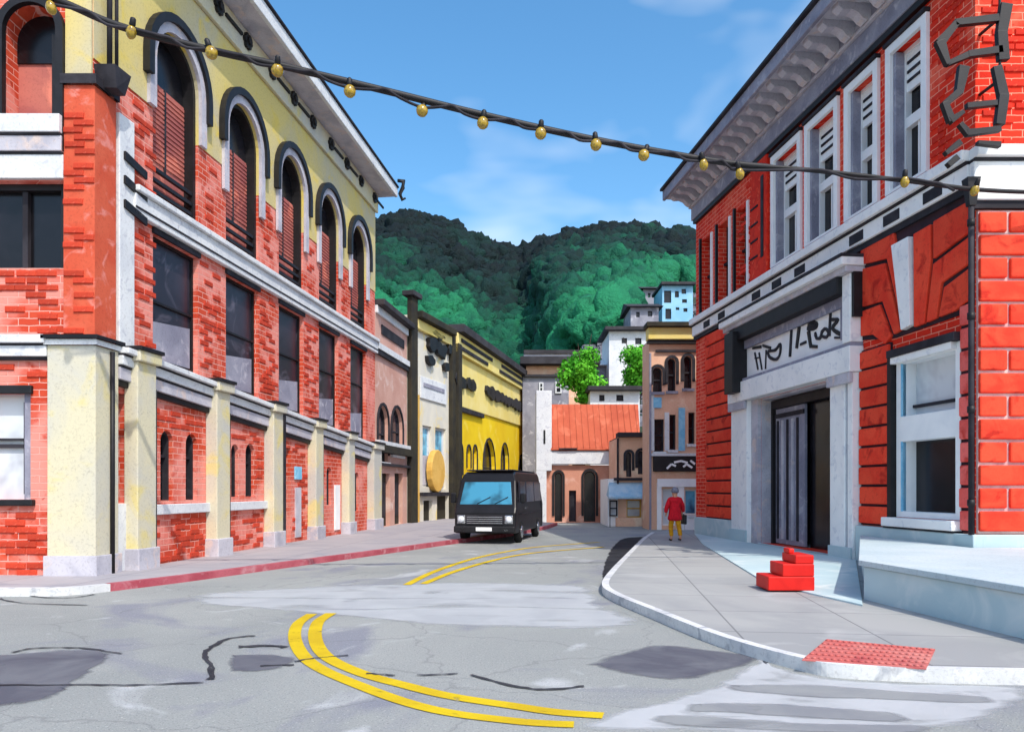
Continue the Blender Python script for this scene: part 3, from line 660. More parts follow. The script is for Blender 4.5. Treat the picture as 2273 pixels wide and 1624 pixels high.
# arched windows
for i, c in enumerate(cent):
    w = MB().fprism(FA, AO, arch_ring(c, HW + .20, HW + .38, 10.5, VS), .02, .18).build('arch_moulding', 'iron_black', A)
    MB().fprism(FA, AO, arch_ring(c, HW + .0, HW + .24, 9.3 if i else 9.9, VS), .021, .10).build('arch_band', 'stone_lilac_light', A)
    MB().fprism(FA, AO, arch_ring(c, HW - .10, HW - .001, V0, VS), -.34, -.06).build('window_frame', 'iron_black', A)
    g = MB().fprism(FA, AO, arch_poly(c, HW, 10.75, VS, 14), -.5, -.32).build('pane', 'glass_dark', A)
    s = MB().fprism(FA, AO, rect_poly(c - HW, c + HW, V0, 10.75), -.5, -.30).build('shutter', 'shutter_brown', A)
    b = MB()
    for k in range(16): b.fbox(FA, AO, c - HW + .12, c + HW - .12, 9.0 + k * .108, 9.0 + k * .108 + .06, -.30, -.275)
    b.build('louvre', 'shutter_brown', s, kind='stuff')
    part(FA, AO, s, 'meeting_rail', 'trim_charcoal', c - .03, c + .03, V0 + .9, 10.75, -.30, -.265)
    for k in range(3): part(FA, AO, A, 'guard_rail', 'iron_black', c - HW + .02, c + HW - .02, 8.18 + k * .24, 8.26 + k * .24, -.16, -.08)
    # second floor window
    v0 = win2[i][1]
    p2 = MB().fprism(FA, AO, [(c - HW, led(c - HW) + .1), (c + HW, led(c + HW) + .1), (c + HW, 7.22), (c - HW, 7.22)], -.5, -.18).build('pane', 'glass_void', A)
    q = MB(); q.fprism(FA, AO, [(c - HW, led(c - HW) + .1), (c + HW, led(c + HW) + .1), (c + HW, 7.22), (c - HW, 7.22)], -.18, -.12,
                       [[(c - HW + .06, led(c) + .2), (c + HW - .06, led(c) + .2), (c + HW - .06, 5.8), (c - HW + .06, 5.8)], [(c - HW + .06, 5.85), (c + HW - .06, 5.85), (c + HW - .06, 7.15), (c - HW + .06, 7.15)]])
    q.build('sash', 'iron_black', p2)
    MB().fprism(FA, AO, [(c - HW + .1, led(c - HW) + .2), (c + HW - .1, led(c + HW) + .2), (c + HW - .1, led(c) + 1.15), (c - HW + .1, led(c) + 1.0)], -.18, -.15).build('blind', 'stone_lilac', p2)
    part(FA, AO, A, 'lintel_strip', 'trim_charcoal', c - HW - .04, c + HW + .04, 7.222, 7.34, -.02, .06)
# string courses
part(FA, AO, A, 'string_course', 'stone_white', 1.1, LEN + .02, 7.36, 7.82, 0, .14, bev=.02)
part(FA, AO, A, 'sill_course', 'stone_white', 1.1, LEN + .02, 7.822, 7.95, 0, .22, bev=.02)
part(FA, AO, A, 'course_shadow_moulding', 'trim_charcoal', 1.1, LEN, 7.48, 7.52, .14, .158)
part(FA, AO, A, 'quoin_strip', 'stone_white', .66, 1.14, 4.53, 9.2, 0, .09, bev=.015)
for k in range(3): part(FA, AO, A, 'iron_clamp', 'iron_black', .78, 1.5, 7.5 + k * .48, 7.66 + k * .48, .09, .14, dv=-.18)
# shopfront ledge, sloping with the street
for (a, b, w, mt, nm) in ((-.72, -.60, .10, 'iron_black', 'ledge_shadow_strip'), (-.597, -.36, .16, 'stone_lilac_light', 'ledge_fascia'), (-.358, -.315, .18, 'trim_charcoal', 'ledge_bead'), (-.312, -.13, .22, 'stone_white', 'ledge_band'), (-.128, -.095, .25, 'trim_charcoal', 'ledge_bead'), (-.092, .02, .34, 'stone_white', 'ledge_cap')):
    part(FA, AO, A, nm, mt, .58, LEN + .03, 4.55 + a, 4.55 + b, 0, w, SL, bev=.012)
for i in range(6):
    u = B0 + BW * i; u0, u1 = (u - .32, u + .32) if i < 5 else (u - .5, LEN + .01)
    part(FA, AO, A, 'pilaster', 'stucco_cream', u0, u1, 0, 4.55 + SL * u - .16, 0, .30, bev=.02)
    part(FA, AO, A, 'pilaster_cap', 'stucco_cream', u0 - .06, u1 + .06, 4.55 + SL * u - .158, 4.55 + SL * u + .06, 0, .40, bev=.02)
    part(FA, AO, A, 'cap_flashing', 'iron_black', u0 - .09, u1 + .09, 4.55 + SL * u + .062, 4.55 + SL * u + .14, 0, .44, bev=.01)
    part(FA, AO, A, 'pilaster_shade_base', 'stone_lilac_light', u0 - .05, u1 + .05, 0, .55, 0, .36, bev=.02)  # grey block stands in for the shade on the lower pilaster
    part(FA, AO, A, 'corner_bead', 'trim_charcoal', u1 + .001, u1 + .035, .55, 3.9 + SL * u, .0, .29)
for k, (c, hw, a, b) in enumerate(low):
    p = MB().fprism(FA, AO, arch_poly(c, hw, a, b, 8), -.5, -.22).build('pane', 'glass_dark', A)
    MB().fprism(FA, AO, arch_ring(c, hw - .06, hw - .001, a, b, 8), -.22, -.1).build('sash', 'trim_charcoal', p)
    part(FA, AO, p, 'transom', 'trim_charcoal', c - hw, c + hw, (a + b) / 2 + .3, (a + b) / 2 + .36, -.22, -.14)
for (a, b) in ((1.72, 4.1), (4.84, 7.24)): part(FA, AO, A, 'window_sill', 'stone_white', a, b, 1.2, 1.42, 0, .12, bev=.015)
part(FA, AO, A, 'pane', 'glass_dark', .62, 1.0, 1.5, 3.66, -.5, -.2)
part(FA, AO, A, 'panel', 'stone_white', .6, 1.02, .1, 1.46, 0, .05, bev=.01)
d = part(FA, AO, A, 'door', 'trim_charcoal', 7.95, 9.0, .14, 3.0, -.5, -.3)
part(FA, AO, d, 'door_panel', 'iron_black', 8.06, 8.44, .4, 2.3, -.3, -.27, bev=.01); part(FA, AO, d, 'door_panel', 'iron_black', 8.52, 8.9, .4, 2.3, -.3, -.27, bev=.01)
part(FA, AO, d, 'handle', 'chrome', 8.46, 8.5, 1.05, 1.3, -.3, -.22)
part(FA, AO, A, 'downpipe', 'trim_charcoal', 7.78, 7.9, .1, 3.9, .0, .34)
part(FA, AO, A, 'plaque', 'plaque_blue', 9.25, 9.75, 2.05, 2.45, 0, .05, bev=.01)
part(FA, AO, A, 'notice_board', 'stone_lilac_light', 9.3, 9.72, .25, 1.8, 0, .04)
part(FA, AO, A, 'notice_board', 'paint_white', 12.7, 13.2, .3, 1.9, 0, .04)
# eaves
part(FA, AO, A, 'frieze', 'stucco_cream', -.3, LEN + .1, 13.2, 13.94, .02, .12, bev=.02)
part(FA, AO, A, 'soffit', 'stone_lilac_light', -.8, LEN + .35, 13.952, 14.05, -1, .74)
part(FA, AO, A, 'eave_fascia', 'stone_white', -.85, LEN + .4, 13.94, 14.32, .742, .86, bev=.02)
part(FA, AO, A, 'gutter', 'trim_charcoal', -.85, LEN + .42, 14.322, 14.40, .6, .92, bev=.02)
b = MB(); a_ = [(-.9, -1.5, 14.4), (LEN + .4, -1.5, 14.4)]
b.slab([(p.x - AO.x, p.y - AO.y) for p in (FA.P(-.85, .6, 0), FA.P(LEN + .4, .6, 0), FA.P(LEN + .4, -9, 0), FA.P(-.85, -9, 0))], 14.06, 14.36); b.build('roof', 'roof_dark', A)
for k, u in enumerate((-.1, 1.45, 2.9, 4.4, 5.9, 7.4, 8.9, 10.4, 12.0, 13.6, 15.2, 16.9)):
    r_ = MB()
    for j in range(6):
        t = j * math.pi / 3; uu = u + .13 * math.cos(t); vv = 13.62 + .13 * math.sin(t)
        r_.fprism(FA, AO, [(uu + .085 * math.cos(q * math.pi / 4), vv + .085 * math.sin(q * math.pi / 4)) for q in range(8)], .12, .2)
    r_.fprism(FA, AO, [(u + .1 * math.cos(q * math.pi / 4), 13.62 + .1 * math.sin(q * math.pi / 4)) for q in range(8)], .12, .25)
    r_.build('rosette', 'iron_black', A)
    if k % 3 != 1: part(FA, AO, A, 'iron_tie', 'iron_black', u + .35, u + 1.2, 13.60, 13.68, .12, .18)
fin = MB(); pf = FA.P(LEN + .42, .85, 13.9) - AO
fin.tube([pf + Vector((0, 0, .75)), pf + Vector((.25, .0, .72)), pf + Vector((.22, 0, .45)), pf + Vector((.1, 0, .2)), pf + Vector((.2, 0, -.05)), pf + Vector((.34, 0, .02))], [.07, .1, .09, .08, .08, .04], 6); fin.build('scroll_finial', 'iron_black', A)
# end wall facing the junction
UE = 8.07
def fl(x): return FL.px(x, 500)[0]
e0 = UE + (FL.px(0, 0)[0] - UE)
awc = FL.px(72, 0)[0]; ahw = .52
hole_up = arch_poly(awc, ahw, 8.35, 10.4, 12); ww = (FL.px(-60, 0)[0], FL.px(142, 0)[0])
hole_mid = rect_poly(ww[0], ww[1], FL.px(70, 595)[1], FL.px(70, 402)[1])
sw = (FL.px(-40, 0)[0], FL.px(68, 0)[0]); hole_lo = rect_poly(sw[0], sw[1], FL.px(30, 1108)[1], FL.px(30, 872)[1])
MB().fprism(FL, AO, [(0, 0), (UE, 0), (UE, 13.95), (0, 13.95)], -.5, 0, [hole_up, hole_mid, hole_lo]).build('end_wall', 'brick_orange', A)
MB().fprism(FL, AO, hole_up, -.5, -.4).build('shutter', 'shutter_brown', A)
MB().fprism(FL, AO, arch_ring(awc, ahw - .02, ahw + .12, 8.1, 10.4), 0.002, .12).build('arch_moulding', 'iron_black', A)
MB().fprism(FL, AO, [(awc - ahw, 10.0), (awc + ahw, 10.0)] + [(awc + ahw * math.cos(math.pi * i / 10), 10.4 + ahw * math.sin(math.pi * i / 10)) for i in range(11)], -.4, -.36).build('pane', 'glass_dark', A)
part(FL, AO, A, 'jamb_shade_strip', 'iron_black', awc + ahw - .2, awc + ahw, 8.35, 10.4, -.4, -.08)  # black strip paints the shade of the right-hand reveal
part(FL, AO, A, 'plaster_panel', 'stone_white', 0, awc - ahw - .12, 8.05, 13.2, 0, .05)
part(FL, AO, A, 'plaster_panel', 'stucco_yellow', awc + ahw + .13, UE - .005, 9.55, 13.2, 0, .05)
p = MB().fprism(FL, AO, hole_mid, -.5, -.3).build('pane', 'glass_dark', A)
part(FL, AO, p, 'sash', 'iron_black', ww[1] - .14, ww[1] - .002, hole_mid[0][1], hole_mid[2][1], -.3, -.15); part(FL, AO, p, 'sash', 'iron_black', ww[0], ww[1] - .142, hole_mid[2][1] - .12, hole_mid[2][1] - .002, -.3, -.15)
part(FL, AO, p, 'sash', 'trim_charcoal', (ww[0] + ww[1]) / 2 - .05, (ww[0] + ww[1]) / 2 + .05, hole_mid[0][1], hole_mid[2][1] - .125, -.3, -.2)
z0, z1 = FL.px(60, 400)[1], FL.px(60, 262)[1]
for (a, b, w, mt, nm) in ((0, .45, .10, 'stone_white', 'string_course'), (.452, .49, .13, 'trim_charcoal', 'course_bead'), (.492, .78, .16, 'stone_lilac_light', 'string_course'), (.782, .82, .19, 'trim_charcoal', 'course_bead'), (.822, 1.16, .22, 'stone_white', 'sill_course')):
    part(FL, AO, A, nm, mt, 0, FL.px(146, 300)[0], z0 + a, z0 + b, 0, w, bev=.012)
z0 = FL.px(60, 800)[1]
for (a, b, w, mt, nm) in ((0, .06, .08, 'trim_charcoal', 'course_bead'), (.062, .26, .14, 'stone_white', 'string_course'), (.262, .30, .16, 'trim_charcoal', 'course_bead'), (.302, .46, .22, 'stone_white', 'sill_course')):
    part(FL, AO, A, nm, mt, 0, FL.px(112, 300)[0], z0 + a, z0 + b, 0, w, bev=.012)
p = MB().fprism(FL, AO, hole_lo, -.5, -.22).build('pane', 'glass_pale', A)
v0, v1 = hole_lo[0][1], hole_lo[2][1]; vm_ = (v0 + v1) / 2
part(FL, AO, p, 'sash', 'trim_charcoal', sw[1] - .22, sw[1] - .15, v0 + .1, v1 - .16, -.22, -.14)
part(FL, AO, p, 'meeting_rail', 'trim_charcoal', sw[0], sw[1] - .222, vm_ - .02, vm_ + .05, -.22, -.14)
part(FL, AO, p, 'meeting_rail', 'trim_charcoal', sw[0], sw[1] - .222, vm_ + .12, vm_ + .16, -.22, -.14)
part(FL, AO, A, 'window_frame', 'stone_lilac', sw[1] - .148, sw[1] - .002, v0, v1, -.2, -.05)
part(FL, AO, A, 'window_head', 'iron_black', sw[0], sw[1] + .06, v1 - .02, v1 + .14, 0, .08, bev=.02)
part(FL, AO, A, 'window_sill', 'iron_black', sw[0], sw[1] + .10, v0 - .12, v0, 0, .12, bev=.02)
# corner pier
up0 = FL.px(145, 0)[0]; lo0 = FL.px(113, 0)[0]; side = .58
b = MB()
def lpier(u0, v0, v1, e, s, nm, mt, bev=.012):
    # pier wrapping the corner: plan polygon on both faces
    p = [FL.P(u0, e, 0), FL.P(UE + e * .9, e, 0), FA.P(s, e, 0), FA.P(s, -.2, 0), FL.P(u0, -.2, 0)]
    return MB().slab([(q.x - AO.x, q.y - AO.y) for q in p], v0, v1).build(nm, mt, A, bev)
lpier(up0, 4.64, 9.36, .07, side, 'corner_pilaster', 'brick_solid')
lpier(up0 - .04, 9.362, 9.55, .13, side + .04, 'pilaster_cap', 'trim_charcoal')
lpier(lo0, 0.5, 4.45, .12, side, 'corner_pier', 'stucco_cream')
lpier(lo0 - .05, 0, .498, .17, side + .05, 'pier_base', 'stone_lilac_light')
lpier(lo0 - .05, 4.452, 4.56, .17, side + .05, 'pier_cap', 'stone_white')
lpier(lo0 - .08, 4.562, 4.638, .22, side + .08, 'cap_flashing', 'iron_black')
pp_ = FA.P(.34, .16, 0) - AO
MB().tube([pp_ + Vector((0, 0, .1)), pp_ + Vector((0, 0, 4.4))], .045, 8).build('downpipe', 'iron_black', A)
pp2 = FA.P(.25, .16, 0) - AO
MB().tube([pp2 + Vector((0, 0, 9.75)), pp2 + Vector((0, 0, 13.4))], .05, 8).build('downpipe', 'trim_charcoal', A)
pp3 = FA.P(.52, .12, 0) - AO
MB().tube([pp3 + Vector((0, 0, 9.7)), pp3 + Vector((0, 0, 13.4))], .035, 8).build('downpipe', 'trim_charcoal', A)
MB().hexa([pp2 + Vector(q) for q in ((-.12, -.12, 9.4), (.2, -.12, 9.4), (.2, .2, 9.4), (-.12, .2, 9.4), (-.3, -.22, 9.8), (.22, -.22, 9.8), (.3, .24, 9.8), (-.2, .24, 9.8))]).build('leader_box', 'trim_charcoal', A)
# single bricks standing proud of the worn courses
nb = scatter_bricks(FL, AO, A, [(e0 - .1, lo0 - .04, .1, v0 - .14), (sw[1] + .08, lo0 - .04, v0, v1), (e0 - .1, lo0 - .04, v1 + .15, z0 - .02), (e0 - .1, up0 - .04, z0 + .5, hole_mid[0][1])], .6, 'fl', 'brick_piece_orange')
nb += scatter_bricks(FL, AO, A, [(up0, UE + .06, 4.66, 9.3)], .55, 'flp', 'brick_piece_orange', w=.07)
zn = [(1.75, 4.15, .15, 1.15), (1.75, 2.1, 1.5, 3.6), (3.75, 4.1, 1.5, 3.6), (1.75, 4.1, 3.1, 3.62), (4.9, 7.25, .15, 1.15), (6.7, 7.25, 1.5, 3.4), (4.9, 7.2, 3.05, 3.45), (9.1, 10.3, .2, 3.2), (1.2, 2.1, 4.75, 7.3), (1.2, 2.1, 8.0, 9.8)]
for i in range(4): zn.append((cent[i] + HW + .06, cent[i + 1] - HW - .06, led(cent[i] + 1.5) + .1, 7.3)); zn.append((cent[i] + HW + .3, cent[i + 1] - HW - .3, 8.0, 9.8))
nb += scatter_bricks(FA, AO, A, zn, .42, 'fa', 'brick_piece_orange', cap=300 - nb)
part(FA, AO, A, 'rear_wall', 'brick_orange', -.3, LEN, 0, 13.9, -9, -8.6)
part(FA, AO, A, 'party_wall', 'brick_orange', LEN - .3, LEN - .002, 0, 13.9, -8.6, -.51)

# ------------------------------------------------------------------ right: red brick building with the sign
KO = Vector((6.8, 28.3, 0)); FK = Frame(KO, math.atan2(-1, .1215)); KL = FK.px(2165, 800)[0]
KC = FK.P(KL, 0, 0); FR = Frame(KC, 0)
K = thing('brick_building', KO, 'vivid red brick corner building with bracketed grey cornice and white sign portal', 'building')
def kr_(xl, xr, yt, yb): return FK.rect(xl, xr, yt, yb)
holes = []; kw = []
for (xl, xr) in ((1981, 2054), (1887, 1946), (1797, 1858), (1721, 1776)):
    u0, u1 = FK.px(xl, 300)[0], FK.px(xr, 300)[0]; kw.append((u0, u1, 8.12, 11.15)); holes.append(rect_poly(u0, u1, 8.12, 11.15))
for (xl, xr) in ((1634, 1660), (1594, 1620), (1558, 1580)):
    u0, u1 = FK.px(xl, 300)[0], FK.px(xr, 300)[0]; kw.append((u0, u1, 8.12, 10.7)); holes.append(rect_poly(u0, u1, 8.12, 10.7))
PU0, PU1 = FK.px(1640, 800)[0], FK.px(1915, 800)[0]
DU0, DU1 = FK.px(1690, 1000)[0], FK.px(1864, 1000)[0]; DT = 4.45
holes.append(rect_poly(DU0, DU1, .14, DT))
WU0, WU1 = FK.px(1992, 900)[0], FK.px(2135, 900)[0]; WV0, WV1 = 1.16, 4.55
holes.append(rect_poly(WU0, WU1, WV0, WV1))
MB().fprism(FK, KO, [(0, 0), (KL, 0), (KL, 11.7), (0, 11.7)], -.5, 0, holes).build('brick_wall', 'brick_red', K)
MB().fprism(FR, KO, [(0, 0), (7, 0), (7, 11.7), (0, 11.7)], -.5, 0).build('front_wall', 'brick_red', K)
part(FK, KO, K, 'rear_wall', 'brick_red', .0, KL, 0, 11.7, -7.4, -7)
part(FK, KO, K, 'far_wall', 'brick_red', .0, .4, 0, 11.69, -6.99, -.51)
b = MB(); b.slab([(p.x - KO.x, p.y - KO.y) for p in (FK.P(0, -.1, 0), FK.P(0, -7.4, 0), FK.P(KL + .5, -7.4, 0), FK.P(KL, -.1, 0))], 11.72, 12.2); b.build('roof', 'roof_dark', K)
# upper windows: blind above, dark sashes, white frame
for i, (u0, u1, a, b_) in enumerate(kw):
    if i < 4:
        p = part(FK, KO, K, 'pane', 'glass_dark', u0, u1, a, b_, -.5, -.34)
        fr = MB().fprism(FK, KO, rect_poly(u0 - .14, u1 + .14, a - .01, b_ + .16), .002, .09, [rect_poly(u0 + .03, u1 - .03, a + .05, b_ - .03)]); fr.build('window_frame', 'paint_white', K, .01)
        mid = (a + b_) / 2 - .05
        q = MB().fprism(FK, KO, rect_poly(u0, u1, a, b_), -.34, -.2, [rect_poly(u0 + .16, u1 - .14, a + .14, mid - .12), rect_poly(u0 + .16, u1 - .14, mid + .1, b_ - .1)]); q.build('sash', 'paint_white', p)
        part(FK, KO, K, 'window_reveal_board', 'stone_lilac', u0 + .031, u0 + .12, a + .05, b_ - .03, -.2, .0)
        bl = part(FK, KO, p, 'blind', 'paint_white', u0 + .16, u1 - .14, b_ - .9, b_ - .1, -.3, -.24)
        for k in range(3): part(FK, KO, p, 'blind_slat', 'trim_charcoal', u0 + .18, u1 - .16, b_ - .32 - k * .2, b_ - .26 - k * .2, -.24, -.215)
        part(FK, KO, p, 'glazing_bar', 'paint_white', (u0 + u1) / 2 - .03, (u0 + u1) / 2 + .03, a + .14, mid - .12, -.3, -.24)
        part(FK, KO, K, 'window_head', 'trim_charcoal', u0 - .16, u1 + .16, b_ + .165, b_ + .25, 0, .14, bev=.01)
    else:
        p = part(FK, KO, K, 'pane', 'glass_dark', u0, u1, a, b_, -.5, -.3)
        part(FK, KO, K, 'window_frame', 'paint_white', u1 + .001, u1 + .12, a, b_, 0, .06); part(FK, KO, K, 'window_frame', 'iron_black', u0 - .1, u0 - .001, a, b_ + .1, 0, .08)
        part(FK, KO, p, 'meeting_rail', 'trim_charcoal', u0, u1, (a + b_) / 2 - .04, (a + b_) / 2 + .04, -.3, -.2)
# pier with a charcoal strip painting a recess's shade between the window groups
pu = FK.px(1690, 500)[0]
part(FK, KO, K, 'pier', 'brick_piece_red', pu - .55, pu + .55, 7.96, 11.55, 0, .1, bev=.02)
part(FK, KO, K, 'pier_shade_strip', 'trim_charcoal', pu + .2, pu + .36, 8.6, 11.0, .1, .125)
for k in range(4): part(FK, KO, K, 'pier_joint', 'mortar_dark', pu - .5, pu - .02, 8.7 + k * .5, 8.76 + k * .5, .1, .125)
# sill band
for F, u0, u1, tag in ((FK, .0, KL + .0, 'k'), (FR, -.12, 7, 'r')):
    lw = 0 if F is FK else -.34
    part(F, KO, K, 'band_moulding', 'trim_charcoal', u0, u1, 7.22 + lw, 7.36 + lw, 0, .10)
    part(F, KO, K, 'string_course', 'stone_bright', u0, u1, 7.362 + lw, 7.72, 0, .16, bev=.02)
    part(F, KO, K, 'band_bead', 'trim_charcoal', u0, u1, 7.722, 7.77, 0, .19)
    part(F, KO, K, 'sill_course', 'stone_bright', u0, u1, 7.772, 7.98, 0, .28, bev=.02)
for k in range(10):
    if k in (2, 6): continue
    u = 1.2 + k * 1.32; part(FK, KO, K, 'weathered_panel', 'trim_charcoal', u, u + .55, 7.42, 7.64, .16, .178)
# cornice with brackets
for F, u0, u1 in ((FK, -.35, KL + .0), (FR, -1.1, 7)):
    part(F, KO, K, 'frieze_moulding', 'iron_black', max(u0, 0) if F is FK else 0, u1, 11.52, 11.66, 0, .12)
    part(F, KO, K, 'frieze', 'stone_lilac', max(u0, -.1) if F is FK else 0, u1, 11.662, 12.12, 0, .16, bev=.02)
    part(F, KO, K, 'frieze_bead', 'stone_lilac_light', max(u0, -.15) if F is FK else 0, u1, 12.122, 12.2, 0, .24, bev=.01)
    part(F, KO, K, 'soffit', 'stone_lilac_light', u0, u1, 12.52, 12.6, -.3, 1.05)
    part(F, KO, K, 'bracket_back', 'stone_lilac', u0 + .2, u1, 12.202, 12.518, 0, .2)
    part(F, KO, K, 'cornice_fascia', 'stone_lilac', u0 - .03, u1, 12.47, 12.82, 1.052, 1.16, bev=.02)
    part(F, KO, K, 'cornice_edge', 'trim_charcoal', u0 - .05, u1, 12.822, 12.92, .9, 1.26, bev=.02)
prof = [(.2, 12.2), (.2, 12.518), (.98, 12.518), (.98, 12.42), (.86, 12.34), (.66, 12.36), (.5, 12.30), (.4, 12.19), (.3, 12.14)]
def bracket_mesh(F):
    b = MB(); n = len(prof)
    vs = [F.a * s_ * .13 + F.n * w + Vector((0, 0, z)) for s_ in (-1, 1) for w, z in prof]
    b.add(vs, [tuple(range(n - 1, -1, -1)), tuple(range(n, 2 * n))] + [(i, (i + 1) % n, (i + 1) % n + n, i + n) for i in range(n)])
    me = b.mesh('bracket'); me.materials.append(MATS['stone_lilac_light']); return me
for F, n, st in ((FK, 22, .1), (FR, 9, .5)):
    me = bracket_mesh(F)
    for i in range(n):
        o = bpy.data.objects.new('bracket', me); COL.objects.link(o); o.parent = K; o.location = F.P(st + i * .655, 0, 0) - KO
# far rusticated pier, near pier, corner strip and front courses
def rustic(F, u0, u1, v0, v1, n, w, mat, split=None, back='mortar_pale'):
    part(F, KO, K, 'joint_backing', back, u0 - .005, u1 + .005, v0 - .01, v1 + .01, .001, w * .45)
    h = (v1 - v0) / n
    for i in range(n):
        cuts = [u0, u1]
        if split: cuts = [u0] + [c for c in (split[i % len(split)]) if u0 < c < u1] + [u1]
        for a, b in zip(cuts[:-1], cuts[1:]):
            j = random.uniform(-.012, .012); g = .028
            part(F, KO, K, 'brick_block', mat, a + (g if a > u0 else 0), b - (g if b < u1 else 0), v0 + i * h + g, v0 + (i + 1) * h - g, 0, w + j, bev=.03)
rustic(FK, FK.px(1572, 900)[0], PU0 - .05, .75, 7.18, 15, .12, 'rustic_red', back='mortar_dark')
VB = FK.px(1950, 770)[1]
rustic(FK, PU1 + .03, WU0 - .16, .95, VB, 9, .12, 'rustic_red', back='mortar_dark')
rustic(FK, WU1 + .05, KL - .02, .95, 5.2, 10, .10, 'rustic_pink', back='mortar_dark')
rustic(FR, .02, 6.5, .95, 6.84, 14, .12, 'rustic_red', split=[(1.05, 2.4, 3.8, 5.2), (.55, 1.75, 3.1, 4.4)])
part(FK, KO, K, 'window_jamb', 'iron_black', WU0 - .155, WU0 - .02, .95, WV1 + .15, 0, .14)
# flat arch over the window
vous = [[(1918, 598), (1972, 584), (2007, 733), (1992, 742), (1966, 668), (1918, 682)], [(1918, 692), (1960, 676), (1986, 745), (1972, 764), (1944, 742), (1918, 746)],
        [(1918, 512), (1986, 478), (1996, 545), (2010, 722), (1976, 574), (1918, 588)],
        [(2036, 520), (2074, 498), (2074, 578), (2060, 718), (2037, 726)], [(2160, 526), (2160, 584), (2098, 628), (2087, 706), (2065, 716), (2080, 586)], [(2160, 596), (2160, 664), (2128, 690), (2092, 704), (2104, 638)],
        [(2080, 492), (2160, 446), (2160, 515), (2080, 575)]]
MB().fprism(FK, KO, [FK.px(*p) for p in ((1914, 755), (1914, 505), (2164, 430), (2164, 672), (2130, 700), (1990, 750))][::-1], 0, .03).build('joint_backing', 'mortar_dark', K)
for q in vous:
    l = [FK.px(*p) for p in q]
    MB().fprism(FK, KO, l, 0, .09).build('voussoir', 'rustic_red', K, .015)
MB().fprism(FK, KO, [FK.px(*p) for p in ((1992, 545), (2030, 525), (2034, 722), (2014, 733))], 0, .15).build('keystone', 'stone_bright', K, .015)
# big sash window
p = part(FK, KO, K, 'pane', 'glass_dark', WU0, WU1, WV0, 3.2, -.5, -.28)
p2 = part(FK, KO, K, 'pane', 'glass_pale', WU0, WU1, 3.2, WV1, -.5, -.28)
MB().fprism(FK, KO, rect_poly(WU0 + .001, WU1 - .001, WV0 + .001, WV1 - .001), -.28, .03, [rect_poly(WU0 + .22, WU1 - .14, WV0 + .12, 2.75), rect_poly(WU0 + .22, WU1 - .14, 3.28, WV1 - .16)]).build('window_frame', 'paint_white', K, .01)
part(FK, KO, K, 'reveal_board', 'plaque_blue', WU0 + .18, WU0 + .22, WV0 + .12, 2.75, -.05, .045); part(FK, KO, K, 'reveal_board', 'plaque_blue', WU0 + .18, WU0 + .22, 3.28, WV1 - .16, -.05, .045)
part(FK, KO, p2, 'glazing_bar', 'trim_charcoal', WU0 + .22, WU1 - .14, 3.46, 3.52, -.28, -.2)
part(FK, KO, K, 'window_head', 'trim_charcoal', WU0 - .1, WU1 + .04, WV1 + .001, WV1 + .16, 0, .2, bev=.01)
part(FK, KO, K, 'window_hood', 'stone_bright', WU0 - .02, WU1 - .1, WV1 - .14, WV1 - .002, .03, .16, bev=.01)
part(FK, KO, K, 'window_sill', 'stone_bright', WU0 - .2, WU1 + .06, .96, 1.15, 0, .26, bev=.02); part(FK, KO, K, 'sill_bead', 'trim_charcoal', WU0 - .18, WU1 + .04, .925, .958, 0, .22)
# stone plinth
part(FK, KO, K, 'plinth', 'stone_shade_blue', .3, PU0 - .02, 0, .74, 0, .18, bev=.02)
part(FK, KO, K, 'plinth', 'stone_shade_blue', PU1 + .02, KL + .2, 0, .92, 0, .2, bev=.02)
part(FR, KO, K, 'plinth', 'stone_shade_blue', .001, 7, 0, .92, 0, .2, bev=.02)
# corner downpipe
pk = FK.P(KL - .0, .14, 0) - KO + Vector((-.02, -.12, 0))
MB().tube([pk + Vector((0, 0, .92)), pk + Vector((0, 0, 7.2))], .048, 10).build('downpipe', 'trim_charcoal', K)
for k in range(4): MB().lathe([(.066, -.06), (.066, .06)], pk + Vector((0, 0, 1.5 + k * 1.7)), 10).build('pipe_collar', 'iron_black', K)
MB().hexa([pk + Vector(q) for q in ((-.06, -.06, 6.9), (.06, -.06, 6.9), (.06, .06, 6.9), (-.06, .06, 6.9), (-.12, -.1, 7.4), (.12, -.1, 7.4), (.12, .1, 7.4), (-.12, .1, 7.4))]).build('leader_box', 'iron_black', K)
# portal
PT = 7.05
part(FK, KO, K, 'portal_jamb', 'stone_bright', PU0, DU0 - .45, 0, 4.45, 0, .26, bev=.02)
part(FK, KO, K, 'portal_jamb', 'stone_lilac_light', DU0 - .445, DU0, 0, 4.45, 0, .12, bev=.01)
part(FK, KO, K, 'portal_jamb', 'stone_bright', DU1 + .002, PU1 - .32, 0, 4.45, 0, .26, bev=.02)
part(FK, KO, K, 'portal_jamb_fillet', 'stone_lilac', PU1 - .318, PU1 - .2, 0, 4.45, 0, .2)
part(FK, KO, K, 'portal_jamb', 'stone_bright', PU1 - .198, PU1, 0, 4.45, 0, .26, bev=.01)
part(FK, KO, K, 'jamb_base', 'stone_shade_blue', PU0 - .05, DU0 - .43, 0, .5, .26, .32, bev=.01); part(FK, KO, K, 'jamb_base', 'stone_shade_blue', DU1 + .01, PU1 + .01, 0, .4, .26, .32, bev=.01)
part(FK, KO, K, 'jamb_capital', 'stone_lilac_light', DU1 + .002, PU1 + .04, 4.2, 4.448, .26, .36, bev=.02); part(FK, KO, K, 'jamb_capital', 'stone_lilac_light', PU0 - .04, DU0 - .43, 4.2, 4.448, .26, .36, bev=.02)
part(FK, KO, K, 'lintel', 'stone_bright', PU0 - .05, PU1 + .05, 4.452, 5.05, 0, .36, bev=.02)
